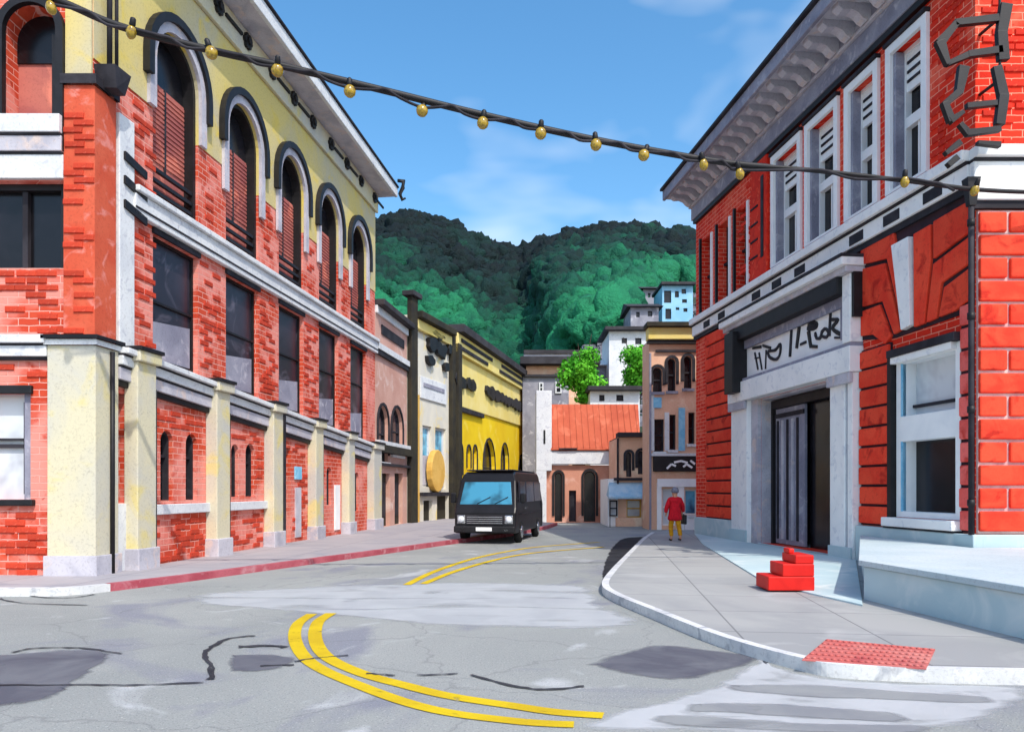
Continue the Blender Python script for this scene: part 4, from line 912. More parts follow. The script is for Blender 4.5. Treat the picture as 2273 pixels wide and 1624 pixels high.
part(FK, KO, K, 'lintel_bead', 'stone_lilac', PU0 - .02, PU1 + .02, 5.052, 5.14, 0, .30)
part(FK, KO, K, 'sign_board', 'paint_white', PU0 + .3, PU1 - .3, 5.142, 6.6, 0, .14)
part(FK, KO, K, 'sign_side_frame', 'stone_bright', PU1 - .298, PU1 + .04, 5.142, 6.72, 0, .34, bev=.02)
part(FK, KO, K, 'sign_inner_fillet', 'stone_lilac', PU1 - .62, PU1 - .5, 5.3, 6.3, .14, .19)
part(FK, KO, K, 'sign_side_frame', 'stone_bright', PU0 - .04, PU0 + .298, 4.9, 6.72, .0, .40, bev=.02)
part(FK, KO, K, 'sign_shade_panel', 'iron_black', PU0 + .30, PU0 + .95, 4.72, 6.6, .142, .62, bev=.02)  # black panel stands in for the sign recess's shaded left reveal
part(FK, KO, K, 'sign_shade_band', 'iron_black', PU0 + .3, PU1 - .3, 6.3, 6.718, .142, .46, bev=.03)  # black band gives the sign its soffit shadow as colour
part(FK, KO, K, 'sign_soffit', 'stone_lilac', PU0 + .72, PU1 - .3, 6.05, 6.298, .142, .24)
part(FK, KO, K, 'hood_side', 'iron_black', PU1 + .042, PU1 + .14, 5.7, 6.72, 0, .30)
part(FK, KO, K, 'portal_cornice', 'stone_lilac_light', PU0 - .1, PU1 + .14, 6.722, 6.86, 0, .5, bev=.02)
part(FK, KO, K, 'portal_cornice', 'stone_bright', PU0 - .15, PU1 + .18, 6.862, 7.05, 0, .62, bev=.02)
part(FK, KO, K, 'portal_cornice_edge', 'trim_charcoal', PU0 - .16, PU1 + .19, 7.052, 7.12, 0, .64)
# brush lettering on the sign
def c12(x, y): return FK.px((1750 + x / 3.867) / 1.1, (580 + y / 3.867) / 1.1, .14)
strokes = [([(345, 1045), (425, 1030)], 26, 1), ([(365, 1085), (395, 1245)], 16, 0), ([(405, 1085), (432, 1245)], 14, 0), ([(365, 1140), (415, 1130)], 12, 0), ([(440, 1018), (515, 1042)], 26, 1),
           ([(472, 1060), (466, 1240)], 13, 0), ([(490, 1070), (560, 1060), (605, 1005), (602, 1100), (565, 1150), (505, 1128), (485, 1075)], 22, 0), ([(712, 868), (697, 1125)], 32, 0),
           ([(785, 840), (760, 1045)], 40, 1), ([(800, 820), (870, 790), (945, 815), (930, 852), (862, 858)], 30, 0), ([(868, 830), (940, 820)], 34, 1), ([(872, 880), (895, 1035)], 38, 1), ([(795, 1010), (850, 985)], 20, 0), ([(900, 1025), (955, 1030)], 26, 1),
           ([(935, 895), (950, 950), (985, 945), (1000, 890), (1035, 860), (1062, 900), (1040, 940), (1000, 930)], 20, 0), ([(1085, 625), (1070, 930)], 28, 0),
           ([(1095, 775), (1150, 780), (1100, 858), (1200, 925)], 24, 1), ([(1120, 945), (1270, 942)], 16, 0)]
for P, wd_, blk in strokes:
    pts = [c12(*p) for p in P]; hw = wd_ / 2 / 3.867 / 1.1 / FOC * 27
    if len(pts) > 2: pts = [(v.x, v.y) for v in smooth([(a, b, 0) for a, b in pts], 4)]
    lt, rt = [], []
    for i, p_ in enumerate(pts):
        d_ = Vector(pts[min(i + 1, len(pts) - 1)]) - Vector(pts[max(i - 1, 0)]); d_ = d_.normalized(); n_ = Vector((-d_.y, d_.x)); k = hw * (.8 if i in (0, len(pts) - 1) else 1) * random.uniform(.85, 1.15)
        lt.append((p_[0] + n_.x * k, p_[1] + n_.y * k)); rt.append((p_[0] - n_.x * k, p_[1] - n_.y * k))
    b = MB()
    for i in range(len(pts) - 1): b.fprism(FK, KO, [rt[i], rt[i + 1], lt[i + 1], lt[i]], .14, .175)
    b.build('letter_stroke', 'iron_black' if blk else 'trim_charcoal', K)
# door recess: fluted columns and a dark open doorway
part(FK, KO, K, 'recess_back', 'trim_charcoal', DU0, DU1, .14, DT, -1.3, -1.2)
part(FK, KO, K, 'recess_ceiling', 'stone_lilac', DU0, DU1, DT - .1, DT - .002, -1.2, -.5)
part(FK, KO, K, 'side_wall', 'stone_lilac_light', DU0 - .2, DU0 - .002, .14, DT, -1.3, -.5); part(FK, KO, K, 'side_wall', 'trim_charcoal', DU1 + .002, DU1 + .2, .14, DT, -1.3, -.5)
part(FK, KO, K, 'threshold', 'stone_shade_blue', DU0, DU1, .0, .138, -1.3, .1)
part(FK, KO, K, 'reveal_lining', 'stone_lilac_light', DU0 + .001, DU0 + .06, .14, DT - .002, -.5, .0)
part(FK, KO, K, 'reveal_lining', 'stone_lilac_light', DU0 + .062, DU1 - .001, DT - .06, DT - .001, -.46, .0)
dl = FK.rect(1722, 1786, 860, 1225, -.34)
door = part(FK, KO, K, 'door', 'stone_lilac', dl[0], dl[1], .16, DT - .35, -.42, -.34, bev=.01)
n = 5
for k in range(n):
    a = dl[0] + .12 + (dl[1] - dl[0] - .24) * k / n; part(FK, KO, door, 'door_stile', 'stone_lilac_light' if k % 2 else 'trim_charcoal', a, a + .09, .3, DT - .7, -.34, -.305)
part(FK, KO, door, 'door_rail', 'trim_charcoal', dl[0], dl[1], DT - .62, DT - .5, -.34, -.30)
part(FK, KO, K, 'door_frame', 'iron_black', dl[0] - .12, dl[0] - .002, .14, DT - .102, -.45, -.25); part(FK, KO, K, 'door_frame', 'iron_black', dl[0], DU1, DT - .34, DT - .102, -.45, -.25)
part(FK, KO, K, 'door_opening', 'glass_dark', dl[1] + .002, DU1, .14, DT - .342, -.6, -.5)
nb = scatter_bricks(FK, KO, K, [(kw[i + 1][1] + .16, kw[i][0] - .16, 8.0, 11.4) for i in range(3)] + [(kw[0][1] + .2, KL - .05, 8.05, 11.4), (kw[3][1] - 4, kw[3][0] - .2, 8.0, 11.4)], .33, 'fk', 'brick_piece_red', cap=170)
nb += scatter_bricks(FR, KO, K, [(.1, 3.4, 8.05, 11.4)], .45, 'fr', 'brick_piece_red', cap=120)

# iron letter frame bracketed at the corner
SO = Vector((7.5, 13.55, 8.6)); FS = Frame((SO.x, SO.y), 0)
S = thing('hanging_letter_frame', SO, 'two black iron outline letter frames hung above each other at the red corner', 'sign')
def fs(p): return FS.px(*p)
def istroke(P, wds, nm):
    pts = [fs(p) for p in P]; b = MB()
    for i in range(len(pts) - 1):
        a, c = Vector(pts[i]), Vector(pts[i + 1]); d_ = (c - a).normalized(); n_ = Vector((-d_.y, d_.x)); a = a - d_ * .03; c = c + d_ * .03
        h0, h1 = wds[i] / FOC * SO.y / 2, wds[i + 1] / FOC * SO.y / 2
        b.fprism(FS, SO, [tuple(a - n_ * h0), tuple(c - n_ * h1), tuple(c + n_ * h1), tuple(a + n_ * h0)], -.05, .05 + .004 * i)
    return b.build(nm, 'iron_black', S, .008)
for P, wds in (([(2232, 14), (2222, 75), (2226, 132)], (26, 22, 24)), ([(2122, 52), (2212, 42)], (14, 16)), ([(2120, 55), (2086, 96), (2102, 142)], (14, 22, 10)), ([(2104, 142), (2150, 122), (2220, 112)], (10, 14, 16)),
               ([(2212, 152), (2226, 215), (2218, 275)], (20, 22, 20)), ([(2138, 152), (2128, 205), (2096, 232), (2110, 268), (2134, 252)], (24, 16, 14, 16, 8)), ([(2148, 236), (2208, 230)], (12, 12)), ([(2132, 278), (2148, 296), (2216, 288)], (10, 14, 12)),
               ([(2128, 318), (2100, 340)], (14, 10)), ([(2122, 352), (2106, 366)], (14, 12)), ([(2172, 318), (2216, 322)], (8, 12))):
    istroke(P, wds, 'letter_bar')
b = MB()
for z in (10.1, 9.0): b.tube([(1.15, .0, z - SO.z), (1.1, .62, z - SO.z)], .03, 6)
b.tube([(1.13, .0, 10.55 - SO.z), (1.13, .0, 8.3 - SO.z)], .025, 6)
b.build('bracket', 'iron_black', S)

# raised stone terrace at the right corner
TO = ground(1925, 1348); T2 = ground(2273, 1440)
T = thing('stone_terrace', TO, 'shade-blue tinted stone retaining terrace with white top below the corner window', 'terrace')
d_ = (T2 - TO).normalized(); FT = Frame((TO.x, TO.y), math.atan2(d_.y, d_.x)); tl = (T2 - TO).length + 2.4
ed = [FT.P(0, 0, 0), FT.P(tl, 0, 0), FT.P(tl, 0, 0) + Vector((6, 0, 0)), Vector((13.5, 13.8, 0)), FK.P(KL + .1, .3, 0) + Vector((0, -.2, 0)), FK.P(PU1 + .3, .25, 0)]
MB().slab([(p.x - TO.x, p.y - TO.y) for p in ed], .0, .62).build('terrace_fill', 'stone_shade_blue', T)
ed2 = [FT.P(-.06, .10, 0), FT.P(tl + .05, .10, 0)] + ed[2:5] + [FK.P(PU1 + .25, .22, 0)]
MB().slab([(p.x - TO.x, p.y - TO.y) for p in ed2], .622, .70).build('terrace_top', 'stone_top', T, .01)
part(FT, TO, T, 'terrace_face', 'stone_shade_blue', -.02, tl, .005, .62, .001, .05, bev=.02)
# pale apron in front of the portal
ap = [ground(1690, 1288, KH), ground(1800, 1318, KH), ground(1915, 1344, KH), FK.P(PU1 + .25, .32, 0), FK.P(PU0 - .2, .34, 0), FK.P(.5, .25, 0), ground(1560, 1208, KH)]
structure('apron', MB().slab([(p.x, p.y) for p in ap], KH - .01, KH + .02), 'stone_shade_blue', bev=.005)
# red steps
RO = ground(1750, 1308, KH + .02)
RS = thing('step_block', RO, 'bright red painted two-tier step block in front of the portal', 'steps')
wx = RO.y / FOC
for k, (x0, z0_, z1_) in enumerate(((-50, 0, .22), (-18, .222, .42), (10, .422, .56))):
    MB().box(x0 * wx, 52 * wx - .004 * k, -.12 + .004 * k, .5, z0_, z1_).build('step', 'red_paint', RS, .015)
MB().box(11 * wx, 24 * wx, .2, .46, .562, .64).build('top_lip', 'red_paint', RS, .02)

# ------------------------------------------------------------------ the far street
def wallbox(F, o, P, u0, u1, top, mat, depth=8, holes=(), base=-.5, t=.35, name='wall', v_top=None):
    tl_, tr_ = v_top if v_top else (top, top)
    MB().fprism(F, o, [(u0, base), (u1, base), (u1, tr_), (u0, tl_)], -t, 0, holes).build(name, mat, P)
    q = min(tl_, tr_) - .05
    part(F, o, P, 'rear_wall', mat, u0, u1, base, q, -depth, -depth + .2)
    part(F, o, P, 'side_wall', mat, u0 + .002, u0 + .22, base, q - .02, -depth + .202, -t - .002); part(F, o, P, 'side_wall', mat, u1 - .22, u1 - .002, base, q - .02, -depth + .202, -t - .002)
    part(F, o, P, 'roof', 'roof_dark', u0 + .01, u1 - .01, q, q + .03, -depth + .01, -t - .003)
def window(F, o, P, r, pane='glass_dark', frame='trim_charcoal', arch=False, sill=None, d=.22, fw=.06, bars=1, t=.35):
    u0, u1, v0, v1 = r; uc, hw = (u0 + u1) / 2, (u1 - u0) / 2
    if arch:
        vs_ = v1 - hw; p = MB().fprism(F, o, arch_poly(uc, hw, v0, vs_, 8), -t, -d).build('pane', pane, P)
        MB().fprism(F, o, arch_ring(uc, hw - fw, hw - .002, v0, vs_, 8), -d, -d + .08).build('sash', frame, p)
        MB().fprism(F, o, arch_ring(uc, hw + .01, hw + .13, v0 + .3, vs_, 8), .001, .06).build('window_hood', frame, P)
    else:
        p = part(F, o, P, 'pane', pane, u0, u1, v0, v1, -t, -d)
        MB().fprism(F, o, rect_poly(u0 + .002, u1 - .002, v0 + .002, v1 - .002), -d, -d + .08, [rect_poly(u0 + fw, u1 - fw, v0 + fw, v1 - fw)]).build('sash', frame, p)
    if bars: part(F, o, p, 'meeting_rail', frame, u0 + fw, u1 - fw, (v0 + v1) / 2 - .03, (v0 + v1) / 2 + .03, -d, -d + .07)
    if sill: part(F, o, P, 'window_sill', sill, u0 - .08, u1 + .08, v0 - .12, v0 - .002, 0, .12)
    return p
def hole(r, arch=False):
    u0, u1, v0, v1 = r
    return arch_poly((u0 + u1) / 2, (u1 - u0) / 2, v0, v1 - (u1 - u0) / 2, 8) if arch else rect_poly(u0, u1, v0, v1)

# B: narrow pink building next to the brick one
def upx(F, x): return F.px(x, 900)[0]
bu0, bu1 = LEN + .06, upx(FA, 903); BO = FA.P(bu0, 0, 0)
Bd = thing('narrow_building', BO, 'narrow dusty pink two-storey building beside the far end of the orange brick one', 'building')
bt = 9.1
wl = [((838, 861, 900, 1025), True), ((868, 893, 905, 1010), True)]
rs_ = [FA.rect(*r) for r, _ in wl]; dr = [FA.rect(848, 866, 1050, 1166), FA.rect(876, 894, 1050, 1160)]
dr = [(a, b, .13, d) for a, b, c, d in dr]
wallbox(FA, BO, Bd, bu0, bu1, bt, 'pink_stucco', 8, [hole(r, True) for r in rs_] + [hole(r) for r in dr])
for r in rs_: window(FA, BO, Bd, r, 'glass_grey', 'trim_charcoal', True, 'stone_white')
for r in dr:
    q = part(FA, BO, Bd, 'door', 'olive_dark', r[0], r[1], r[2], r[3], -.35, -.2); part(FA, BO, q, 'door_panel', 'trim_charcoal', r[0] + .15, r[1] - .15, r[2] + .4, r[3] - .4, -.2, -.17)
part(FA, BO, Bd, 'parapet', 'stone_white', bu0, bu1, bt - .02, bt + .3, -.4, .1, bev=.02)
part(FA, BO, Bd, 'cornice', 'roof_dark', bu0, bu1 + .1, bt + .302, bt + .55, -.4, .4, bev=.03)
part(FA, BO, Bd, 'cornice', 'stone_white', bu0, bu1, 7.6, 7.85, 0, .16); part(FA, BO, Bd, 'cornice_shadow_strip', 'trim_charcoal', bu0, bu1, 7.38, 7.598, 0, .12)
part(FA, BO, Bd, 'frieze_panel', 'trim_charcoal', bu0 + .8, bu1 - .6, 8.35, 8.75, 0, .05)
part(FA, BO, Bd, 'shop_ledge', 'olive_dark', bu0, bu1, 3.3, 3.62, 0, .3, dv=0); part(FA, BO, Bd, 'shop_ledge', 'stone_white', bu0, bu1, 3.622, 3.8, 0, .2)
part(FA, BO, Bd, 'awning_bar', 'trim_charcoal', bu0, bu1, 2.75, 2.86, 0, .2)
# C: cream building with heavy ornament
FC = Frame(FA.P(bu1 + .05, 0, 0), FA.ang - R(9)); CO = FC.o
cu1 = upx(FC, 1003)
Cd = thing('ornate_building', CO, 'cream ornate narrow building with black cornice figures and dark olive corner piers', 'building')
ct = FC.px(960, 728)[1]
rs_ = [FC.rect(938, 958, 945, 1080), FC.rect(966, 990, 950, 1085)]; dr = [FC.rect(940, 960, 1110, 1158), FC.rect(970, 996, 1100, 1158)]; dr = [(a, b, .05, d) for a, b, c, d in dr]
wallbox(FC, CO, Cd, 0, cu1, ct, 'cream_white', 8, [hole(r) for r in rs_] + [hole(r) for r in dr])
for r in rs_: window(FC, CO, Cd, r, 'glass_blue', 'stone_white', False, None, fw=.12); 
for r in rs_: part(FC, CO, Cd, 'curtain', 'stone_lilac_light', r[0] + .1, r[1] - .1, r[2] + .1, r[2] + 1.6, -.21, -.1)
for r in dr: part(FC, CO, Cd, 'door', 'olive_dark', r[0], r[1], r[2], r[3], -.35, -.2)
part(FC, CO, Cd, 'corner_pier', 'olive_dark', 0, .75, 0, ct + .9, 0, .25, bev=.03); part(FC, CO, Cd, 'corner_pier', 'olive_dark', cu1 - .5, cu1, 0, ct + .3, 0, .25, bev=.03)
part(FC, CO, Cd, 'pier_cap', 'roof_dark', -.15, .95, ct + .902, ct + 1.15, -.2, .4, bev=.03)
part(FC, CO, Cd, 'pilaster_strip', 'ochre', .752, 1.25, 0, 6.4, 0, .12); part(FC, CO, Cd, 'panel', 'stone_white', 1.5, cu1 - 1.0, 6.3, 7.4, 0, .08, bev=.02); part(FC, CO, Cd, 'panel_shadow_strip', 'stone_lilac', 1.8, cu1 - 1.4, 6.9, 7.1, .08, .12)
part(FC, CO, Cd, 'cornice', 'olive_dark', .752, cu1 - .502, ct, ct + .35, -.3, .5, bev=.04); part(FC, CO, Cd, 'cornice', 'yellow_pale', .752, cu1 - .502, ct - .5, ct - .02, 0, .22, bev=.03)
rg = random.Random(11)
for (x, y, sx, sy) in ((955, 765, .75, .42), (975, 780, .8, .5), (952, 800, .6, .3), (992, 775, .3, .3), (966, 745, .9, .22), (985, 815, .5, .25)):
    u, v = FC.px(x, y); P_ = []
    for k in range(12):
        t = k * math.pi / 6; q = rg.uniform(.6, 1.15); P_.append((u + sx * q * math.cos(t), v + sy * q * math.sin(t)))
    MB().fprism(FC, CO, P_, 0, .22).build('carved_ornament', 'iron_black', Cd, .02)
u, v = FC.px(962, 1045); P_ = [(u + .95 * math.cos(k * math.pi / 8), v + 1.1 * math.sin(k * math.pi / 8)) for k in range(16)]
MB().fprism(FC, CO, P_, 0.0, .3).build('oval_panel', 'ochre', Cd, .05)
part(FC, CO, Cd, 'shop_ledge', 'trim_charcoal', 1.4, cu1 - 1, FC.px(965, 1100)[1], FC.px(965, 1092)[1], 0, .25)
# D: bright yellow building following the bend
DO = FC.P(cu1 + .05, 0, 0); D2 = Vector((2.5, 72, 0)); dd = (D2 - DO).normalized(); FD = Frame(DO, math.atan2(dd.y, dd.x)); du1 = upx(FD, 1195)
Dd = thing('yellow_building', DO, 'bright yellow building with striped cornice behind the black van', 'building')
dt = FD.px(1010, 742)[1]; dtr = FD.px(1193, 862)[1]
aw = [FD.rect(1016, 1026, 985, 1065), FD.rect(1036, 1044, 990, 1050), FD.rect(1050, 1058, 990, 1055), FD.rect(1072, 1098, 975, 1100), FD.rect(1112, 1128, 985, 1120), FD.rect(1150, 1166, 1010, 1130)]
wallbox(FD, DO, Dd, 0, du1, dt, 'yellow_bright', 9, [hole(r, True) for r in aw], v_top=(dt, dtr))
for i, r in enumerate(aw): window(FD, DO, Dd, r, 'glass_dark', 'trim_charcoal', True, None, d=.3)
sl = (dtr - dt) / du1
def dpart(nm, mat, v0, v1, w1, u0=0, u1=None, w0=0): return part(FD, DO, Dd, nm, mat, u0, du1 if u1 is None else u1, dt + v0, dt + v1, w0, w1, sl, bev=.03)
dpart('cornice', 'roof_dark', .0, .45, .7, w0=-.4); dpart('cornice', 'yellow_pale', -1.1, -.02, .35); 
for a, b in ((.5, .34), (0.84, .78)): pass
for (u0, u1, v) in ((.6, 8.5, -.35), (.4, 7.2, -.8), (11.5, du1 - .5, -.3), (10.8, du1 - 1, -.75)): dpart('cornice_stripe', 'trim_charcoal', v - .11, v + .11, .42, u0, u1, .35)
dpart('frieze', 'yellow_pale', -4.0, -1.12, .12)
for (u0, u1, v) in ((.3, 5.0, -2.6), (8, du1 - 1.5, -2.5)):
    k = u0; 
    while k < u1:
        q = rg.uniform(.5, 1.1); P_ = [(k + q * math.cos(t * math.pi / 4) * rg.uniform(.7, 1.1), dt + sl * k + v + .42 * math.sin(t * math.pi / 4) * rg.uniform(.6, 1.2)) for t in range(8)]
        MB().fprism(FD, DO, P_, .12, .3).build('carved_ornament', 'iron_black', Dd, .02); k += q * 1.5
dpart('string_course', 'trim_charcoal', -4.3, -4.02, .2, .2, 7)
part(FD, DO, Dd, 'corner_pier', 'olive_dark', 0, .7, 0, dt - .6, 0.0, .4, bev=.03); part(FD, DO, Dd, 'corner_pier', 'stone_lilac', du1 - 1.2, du1, 0, dtr - .6, 0.0, .4, bev=.03)

# E: low salmon building with a rust roof, closing the view
EY = 40.0; EO = Vector(((1192 - CX) / FOC * EY, EY, 0)); FE = Frame(EO, 0)
E = thing('low_building', EO, 'low salmon building with big rust-red roof closing the end of the street', 'building')
def eu(x): return FE.px(x, 900)[0]
dr = [(eu(1231), eu(1248), .05, FE.px(1240, 1048)[1], True), (eu(1263), eu(1279), .05, FE.px(1270, 1088)[1], False), (eu(1296), eu(1322), .05, FE.px(1308, 1045)[1], True)]
wallbox(FE, EO, E, eu(1213), eu(1424), FE.px(1300, 1032)[1], 'salmon_stucco', 7, [hole(r[:4], r[4]) for r in dr])
for r in dr:
    if r[4]: window(FE, EO, E, r[:4], 'glass_dark', 'iron_black', True, None, bars=0)
    else: part(FE, EO, E, 'door', 'trim_charcoal', r[0], r[1], r[2], r[3], -.35, -.2)
part(FE, EO, E, 'fascia', 'stone_white', eu(1213), eu(1424), FE.px(1300, 1030)[1], FE.px(1300, 1001)[1], -.3, .25, bev=.02)
r0 = FE.px(1300, 999)[1]
b = MB(); rl, rr2 = eu(1222), eu(1420); rb = FE.px(1222, 900)[0]
f = lambda u, y, z: (u, y, z)
b.hexa([(rl, -.35, r0), (rr2, -.35, r0), (rr2 + .2, 5.5, r0), (rl + .1, 5.5, r0), (rl + .02, -.3, r0 + .12), (rr2, -.3, r0 + .12), (rr2 + .15, 1.4, r0 + 2.55), (rl + .1, 1.4, r0 + 2.55)])
rf = b.build('roof', 'roof_rust', E)
for k in range(15):
    a = rl + .1 + (rr2 - rl - .15) * k / 14
    MB().hexa([(a - .012, -.33, r0 + .115), (a + .012, -.33, r0 + .115), (a + .012, 1.38, r0 + 2.54), (a - .012, 1.38, r0 + 2.54), (a - .012, -.34, r0 + .14), (a + .012, -.34, r0 + .14), (a + .012, 1.37, r0 + 2.565), (a - .012, 1.37, r0 + 2.565)]).build('roof_seam', 'roof_rust', rf)
part(FE, EO, E, 'tower_wall', 'stone_white', eu(1190), eu(1224), 2.7, FE.px(1205, 868)[1], -1.5, .3, bev=.02); part(FE, EO, E, 'tower_wall', 'stone_white', eu(1190), eu(1212.5), -.2, 2.698, -1.5, .3)
part(FE, EO, E, 'tower_slot', 'iron_black', eu(1206), eu(1210), FE.px(1208, 985)[1], FE.px(1208, 955)[1], .3, .33)
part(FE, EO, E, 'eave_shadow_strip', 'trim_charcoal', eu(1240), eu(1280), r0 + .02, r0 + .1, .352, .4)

# F: building up behind with a dark flat roof
FY = 62.0; FO = Vector(((1168 - CX) / FOC * FY, FY, 0)); FF = Frame(FO, 0)
Fd = thing('hillside_house', FO, 'peach walled hillside house with long dark flat roof behind the yellow building', 'house')
fu = lambda x: FF.px(x, 800)[0]; fv = lambda y: FF.px(1200, y)[1]
ws = [(fu(1228), fu(1246), fv(945), fv(922))] if 0 else [(fu(1230), fu(1244), fv(848), fv(828))]
wallbox(FF, FO, Fd, 0, fu(1312), fv(812), 'peach_stucco', 6, [hole(r) for r in ws], base=-1)
for r in ws: window(FF, FO, Fd, r, 'glass_dark', 'stone_white')
part(FF, FO, Fd, 'roof_slab', 'roof_dark', -.5, fu(1330), fv(812) + .02, fv(795), -6.4, 1.0, bev=.03); part(FF, FO, Fd, 'roof_slab', 'stone_lilac_light', -.2, fu(1322), fv(795) + .002, fv(788), -6, .6)
part(FF, FO, Fd, 'roof_slab', 'roof_dark', -.2, fu(1316), fv(788) + .002, fv(780), -6, .8)
part(FF, FO, Fd, 'lower_wall', 'grey_siding', -.3, fu(1262), -1, fv(838), .001, .3)
part(FF, FO, Fd, 'lower_roof', 'roof_dark', -.4, fu(1266), fv(838) + .002, fv(833), .001, .6)
for (a_, b_, c_, d_) in ((1196, 1206, 872, 850), (1232, 1246, 874, 848), (1196, 1206, 925, 900)): window(FF, FO, Fd, (fu(a_), fu(b_), fv(c_), fv(d_)), 'glass_dark', 'stone_white', d=-.34, t=-.301, fw=.1)

# G: small beige shop with awning
GY = 36.0; GO = Vector(((1345 - CX) / FOC * GY, GY, 0)); FG = Frame(GO, 0)
G = thing('small_shop', GO, 'small beige shop with arched upper windows and pale blue awning', 'shop')
gu = lambda x: FG.px(x, 900)[0]; gv = lambda y: FG.px(1390, y)[1]
up = [(gu(1390), gu(1402), gv(1058), gv(1003)), (gu(1416), gu(1430), gv(1052), gv(1000))]; sh = [(gu(1368), gu(1386), gv(1145), gv(1108)), (gu(1391), gu(1424), gv(1148), gv(1108))]
wallbox(FG, GO, G, gu(1372), gu(1438), gv(968), 'peach_stucco', 3.4, [hole(r, True) for r in up] + [hole(r) for r in sh[1:]])
for r in up: window(FG, GO, G, r, 'glass_grey', 'trim_charcoal', True, None, bars=0)
window(FG, GO, G, sh[1], 'glass_pale', 'ochre', False, 'stone_white')
part(FG, GO, G, 'parapet', 'roof_dark', gu(1370), gu(1441), gv(970), gv(960), -.5, .3, bev=.02); part(FG, GO, G, 'corner_strip', 'trim_charcoal', gu(1369), gu(1373), 1.4, gv(972), 0, .12)
part(FG, GO, G, 'shop_wall', 'paint_white', gu(1349), gu(1371.5), 0, gv(1062), -3, .02); window(FG, GO, G, (gu(1352), gu(1370), gv(1145), gv(1110)), 'glass_pale', 'trim_charcoal', d=-.03, t=-.022)
part(FG, GO, G, 'shop_band', 'trim_charcoal', gu(1362), gu(1432), gv(1066), gv(1060), .021, .2)
b = MB(); b.hexa([(gu(1346), -.9, gv(1106)), (gu(1428), -.9, gv(1106)), (gu(1428), -.02, gv(1098)), (gu(1346), -.02, gv(1098)), (gu(1346), -.9, gv(1102)), (gu(1428), -.9, gv(1102)), (gu(1426), -.02, gv(1070)), (gu(1352), -.02, gv(1070))]); b.build('awning', 'awning_blue', G)
part(FG, GO, G, 'awning_pole', 'trim_charcoal', gu(1348), gu(1349.5), 0, gv(1106), .85, .89)
part(FG, GO, G, 'counter', 'peach_stucco', gu(1366), gu(1432), 0, gv(1148), .021, .3, bev=.02)

# H: tall peach building
HY = 33.0; HO = Vector(((1441 - CX) / FOC * HY, HY, 0)); FH = Frame(HO, 0)
H = thing('corner_building', HO, 'tall peach three-storey building with dark shop sign beside the red brick one', 'building')
hu = lambda x: FH.px(x, 900)[0]; hv = lambda y: FH.px(1500, y)[1]
r3 = [(hu(a), hu(b), hv(c), hv(d)) for a, b, c, d in ((1449, 1470, 870, 815), (1482, 1500, 868, 795), (1518, 1536, 862, 790))]
r2 = [(hu(a), hu(b), hv(c), hv(d)) for a, b, c, d in ((1452, 1474, 1002, 930), (1486, 1500, 998, 920), (1528, 1542, 985, 915))]
sh = [(hu(1520), hu(1548), hv(1142), hv(1086)), (hu(1470), hu(1500), hv(1166), hv(1084))]
wallbox(FH, HO, H, 0, hu(1640), hv(752), 'peach_stucco', 1.7, [hole(r, True) for r in r3] + [hole(r) for r in r2 + sh])
for r in r3: window(FH, HO, H, r, 'glass_dark', 'trim_charcoal', True, 'stone_lilac')
for r in r2: window(FH, HO, H, r, 'glass_dark', 'trim_charcoal', False, 'stone_white')
window(FH, HO, H, sh[0], 'glass_blue', 'paint_white', False, 'stone_white', bars=0); window(FH, HO, H, sh[1], 'glass_pale', 'paint_white')
part(FH, HO, H, 'blue_panel', 'plaque_blue', hu(1506), hu(1520), hv(1000), hv(905), 0, .06); part(FH, HO, H, 'white_panel', 'stone_white', hu(1475), hu(1485), hv(1000), hv(915), 0, .05); part(FH, HO, H, 'blue_panel', 'plaque_blue', hu(1450), hu(1468), hv(905), hv(882), 0, .06); part(FH, HO, H, 'white_panel', 'stone_white', hu(1444), hu(1452), hv(1000), hv(870), 0, .04)
part(FH, HO, H, 'cornice', 'yellow_pale', -.1, hu(1640), hv(756), hv(730), -.3, .35, bev=.03); part(FH, HO, H, 'cornice_edge', 'olive_dark', -.2, hu(1640), hv(730) + .002, hv(720), -.3, .6, bev=.02)
part(FH, HO, H, 'cornice_bead', 'iron_black', -.1, hu(1640), hv(764), hv(757), 0, .25); part(FH, HO, H, 'cornice_bead', 'trim_charcoal', hu(1455), hu(1640), hv(782), hv(777), 0, .12)
part(FH, HO, H, 'corner_strip', 'stone_lilac', 0, hu(1445), 0, hv(784), 0, .1)
part(FH, HO, H, 'shop_front', 'paint_white', hu(1458), hu(1468), 0, hv(1070), 0, .08); part(FH, HO, H, 'shop_front', 'paint_white', hu(1502), hu(1518), 0, hv(1070), 0, .08); part(FH, HO, H, 'shop_front', 'paint_white', hu(1458), hu(1640), hv(1080), hv(1062), .081, .14); part(FH, HO, H, 'shop_front', 'paint_white', hu(1519), hu(1640), 0, hv(1146), 0, .08)
sg = part(FH, HO, H, 'shop_sign', 'iron_black', hu(1449), hu(1640), hv(1046), hv(1012), .0, .2, bev=.03)
part(FH, HO, H, 'sign_frame', 'stone_white', hu(1445), hu(1640), hv(1012) + .002, hv(1006), 0, .2)
for P in (((1478, 1040), (1488, 1030), (1498, 1034)), ((1494, 1026), (1510, 1023), (1524, 1027)), ((1514, 1036), (1522, 1030), (1534, 1038)), ((1530, 1022), (1540, 1030))):
    pts = [FH.px(x, y) for x, y in P]; b = MB()
    for (a, c) in zip(pts[:-1], pts[1:]):
        d_ = (Vector(c) - Vector(a)).normalized(); n_ = Vector((-d_.y, d_.x)) * .045
        b.fprism(FH, HO, [(a[0] - n_.x, a[1] - n_.y), (c[0] - n_.x, c[1] - n_.y), (c[0] + n_.x, c[1] + n_.y), (a[0] + n_.x, a[1] + n_.y)], .2, .22)
    b.build('sign_scroll', 'paint_white', sg)

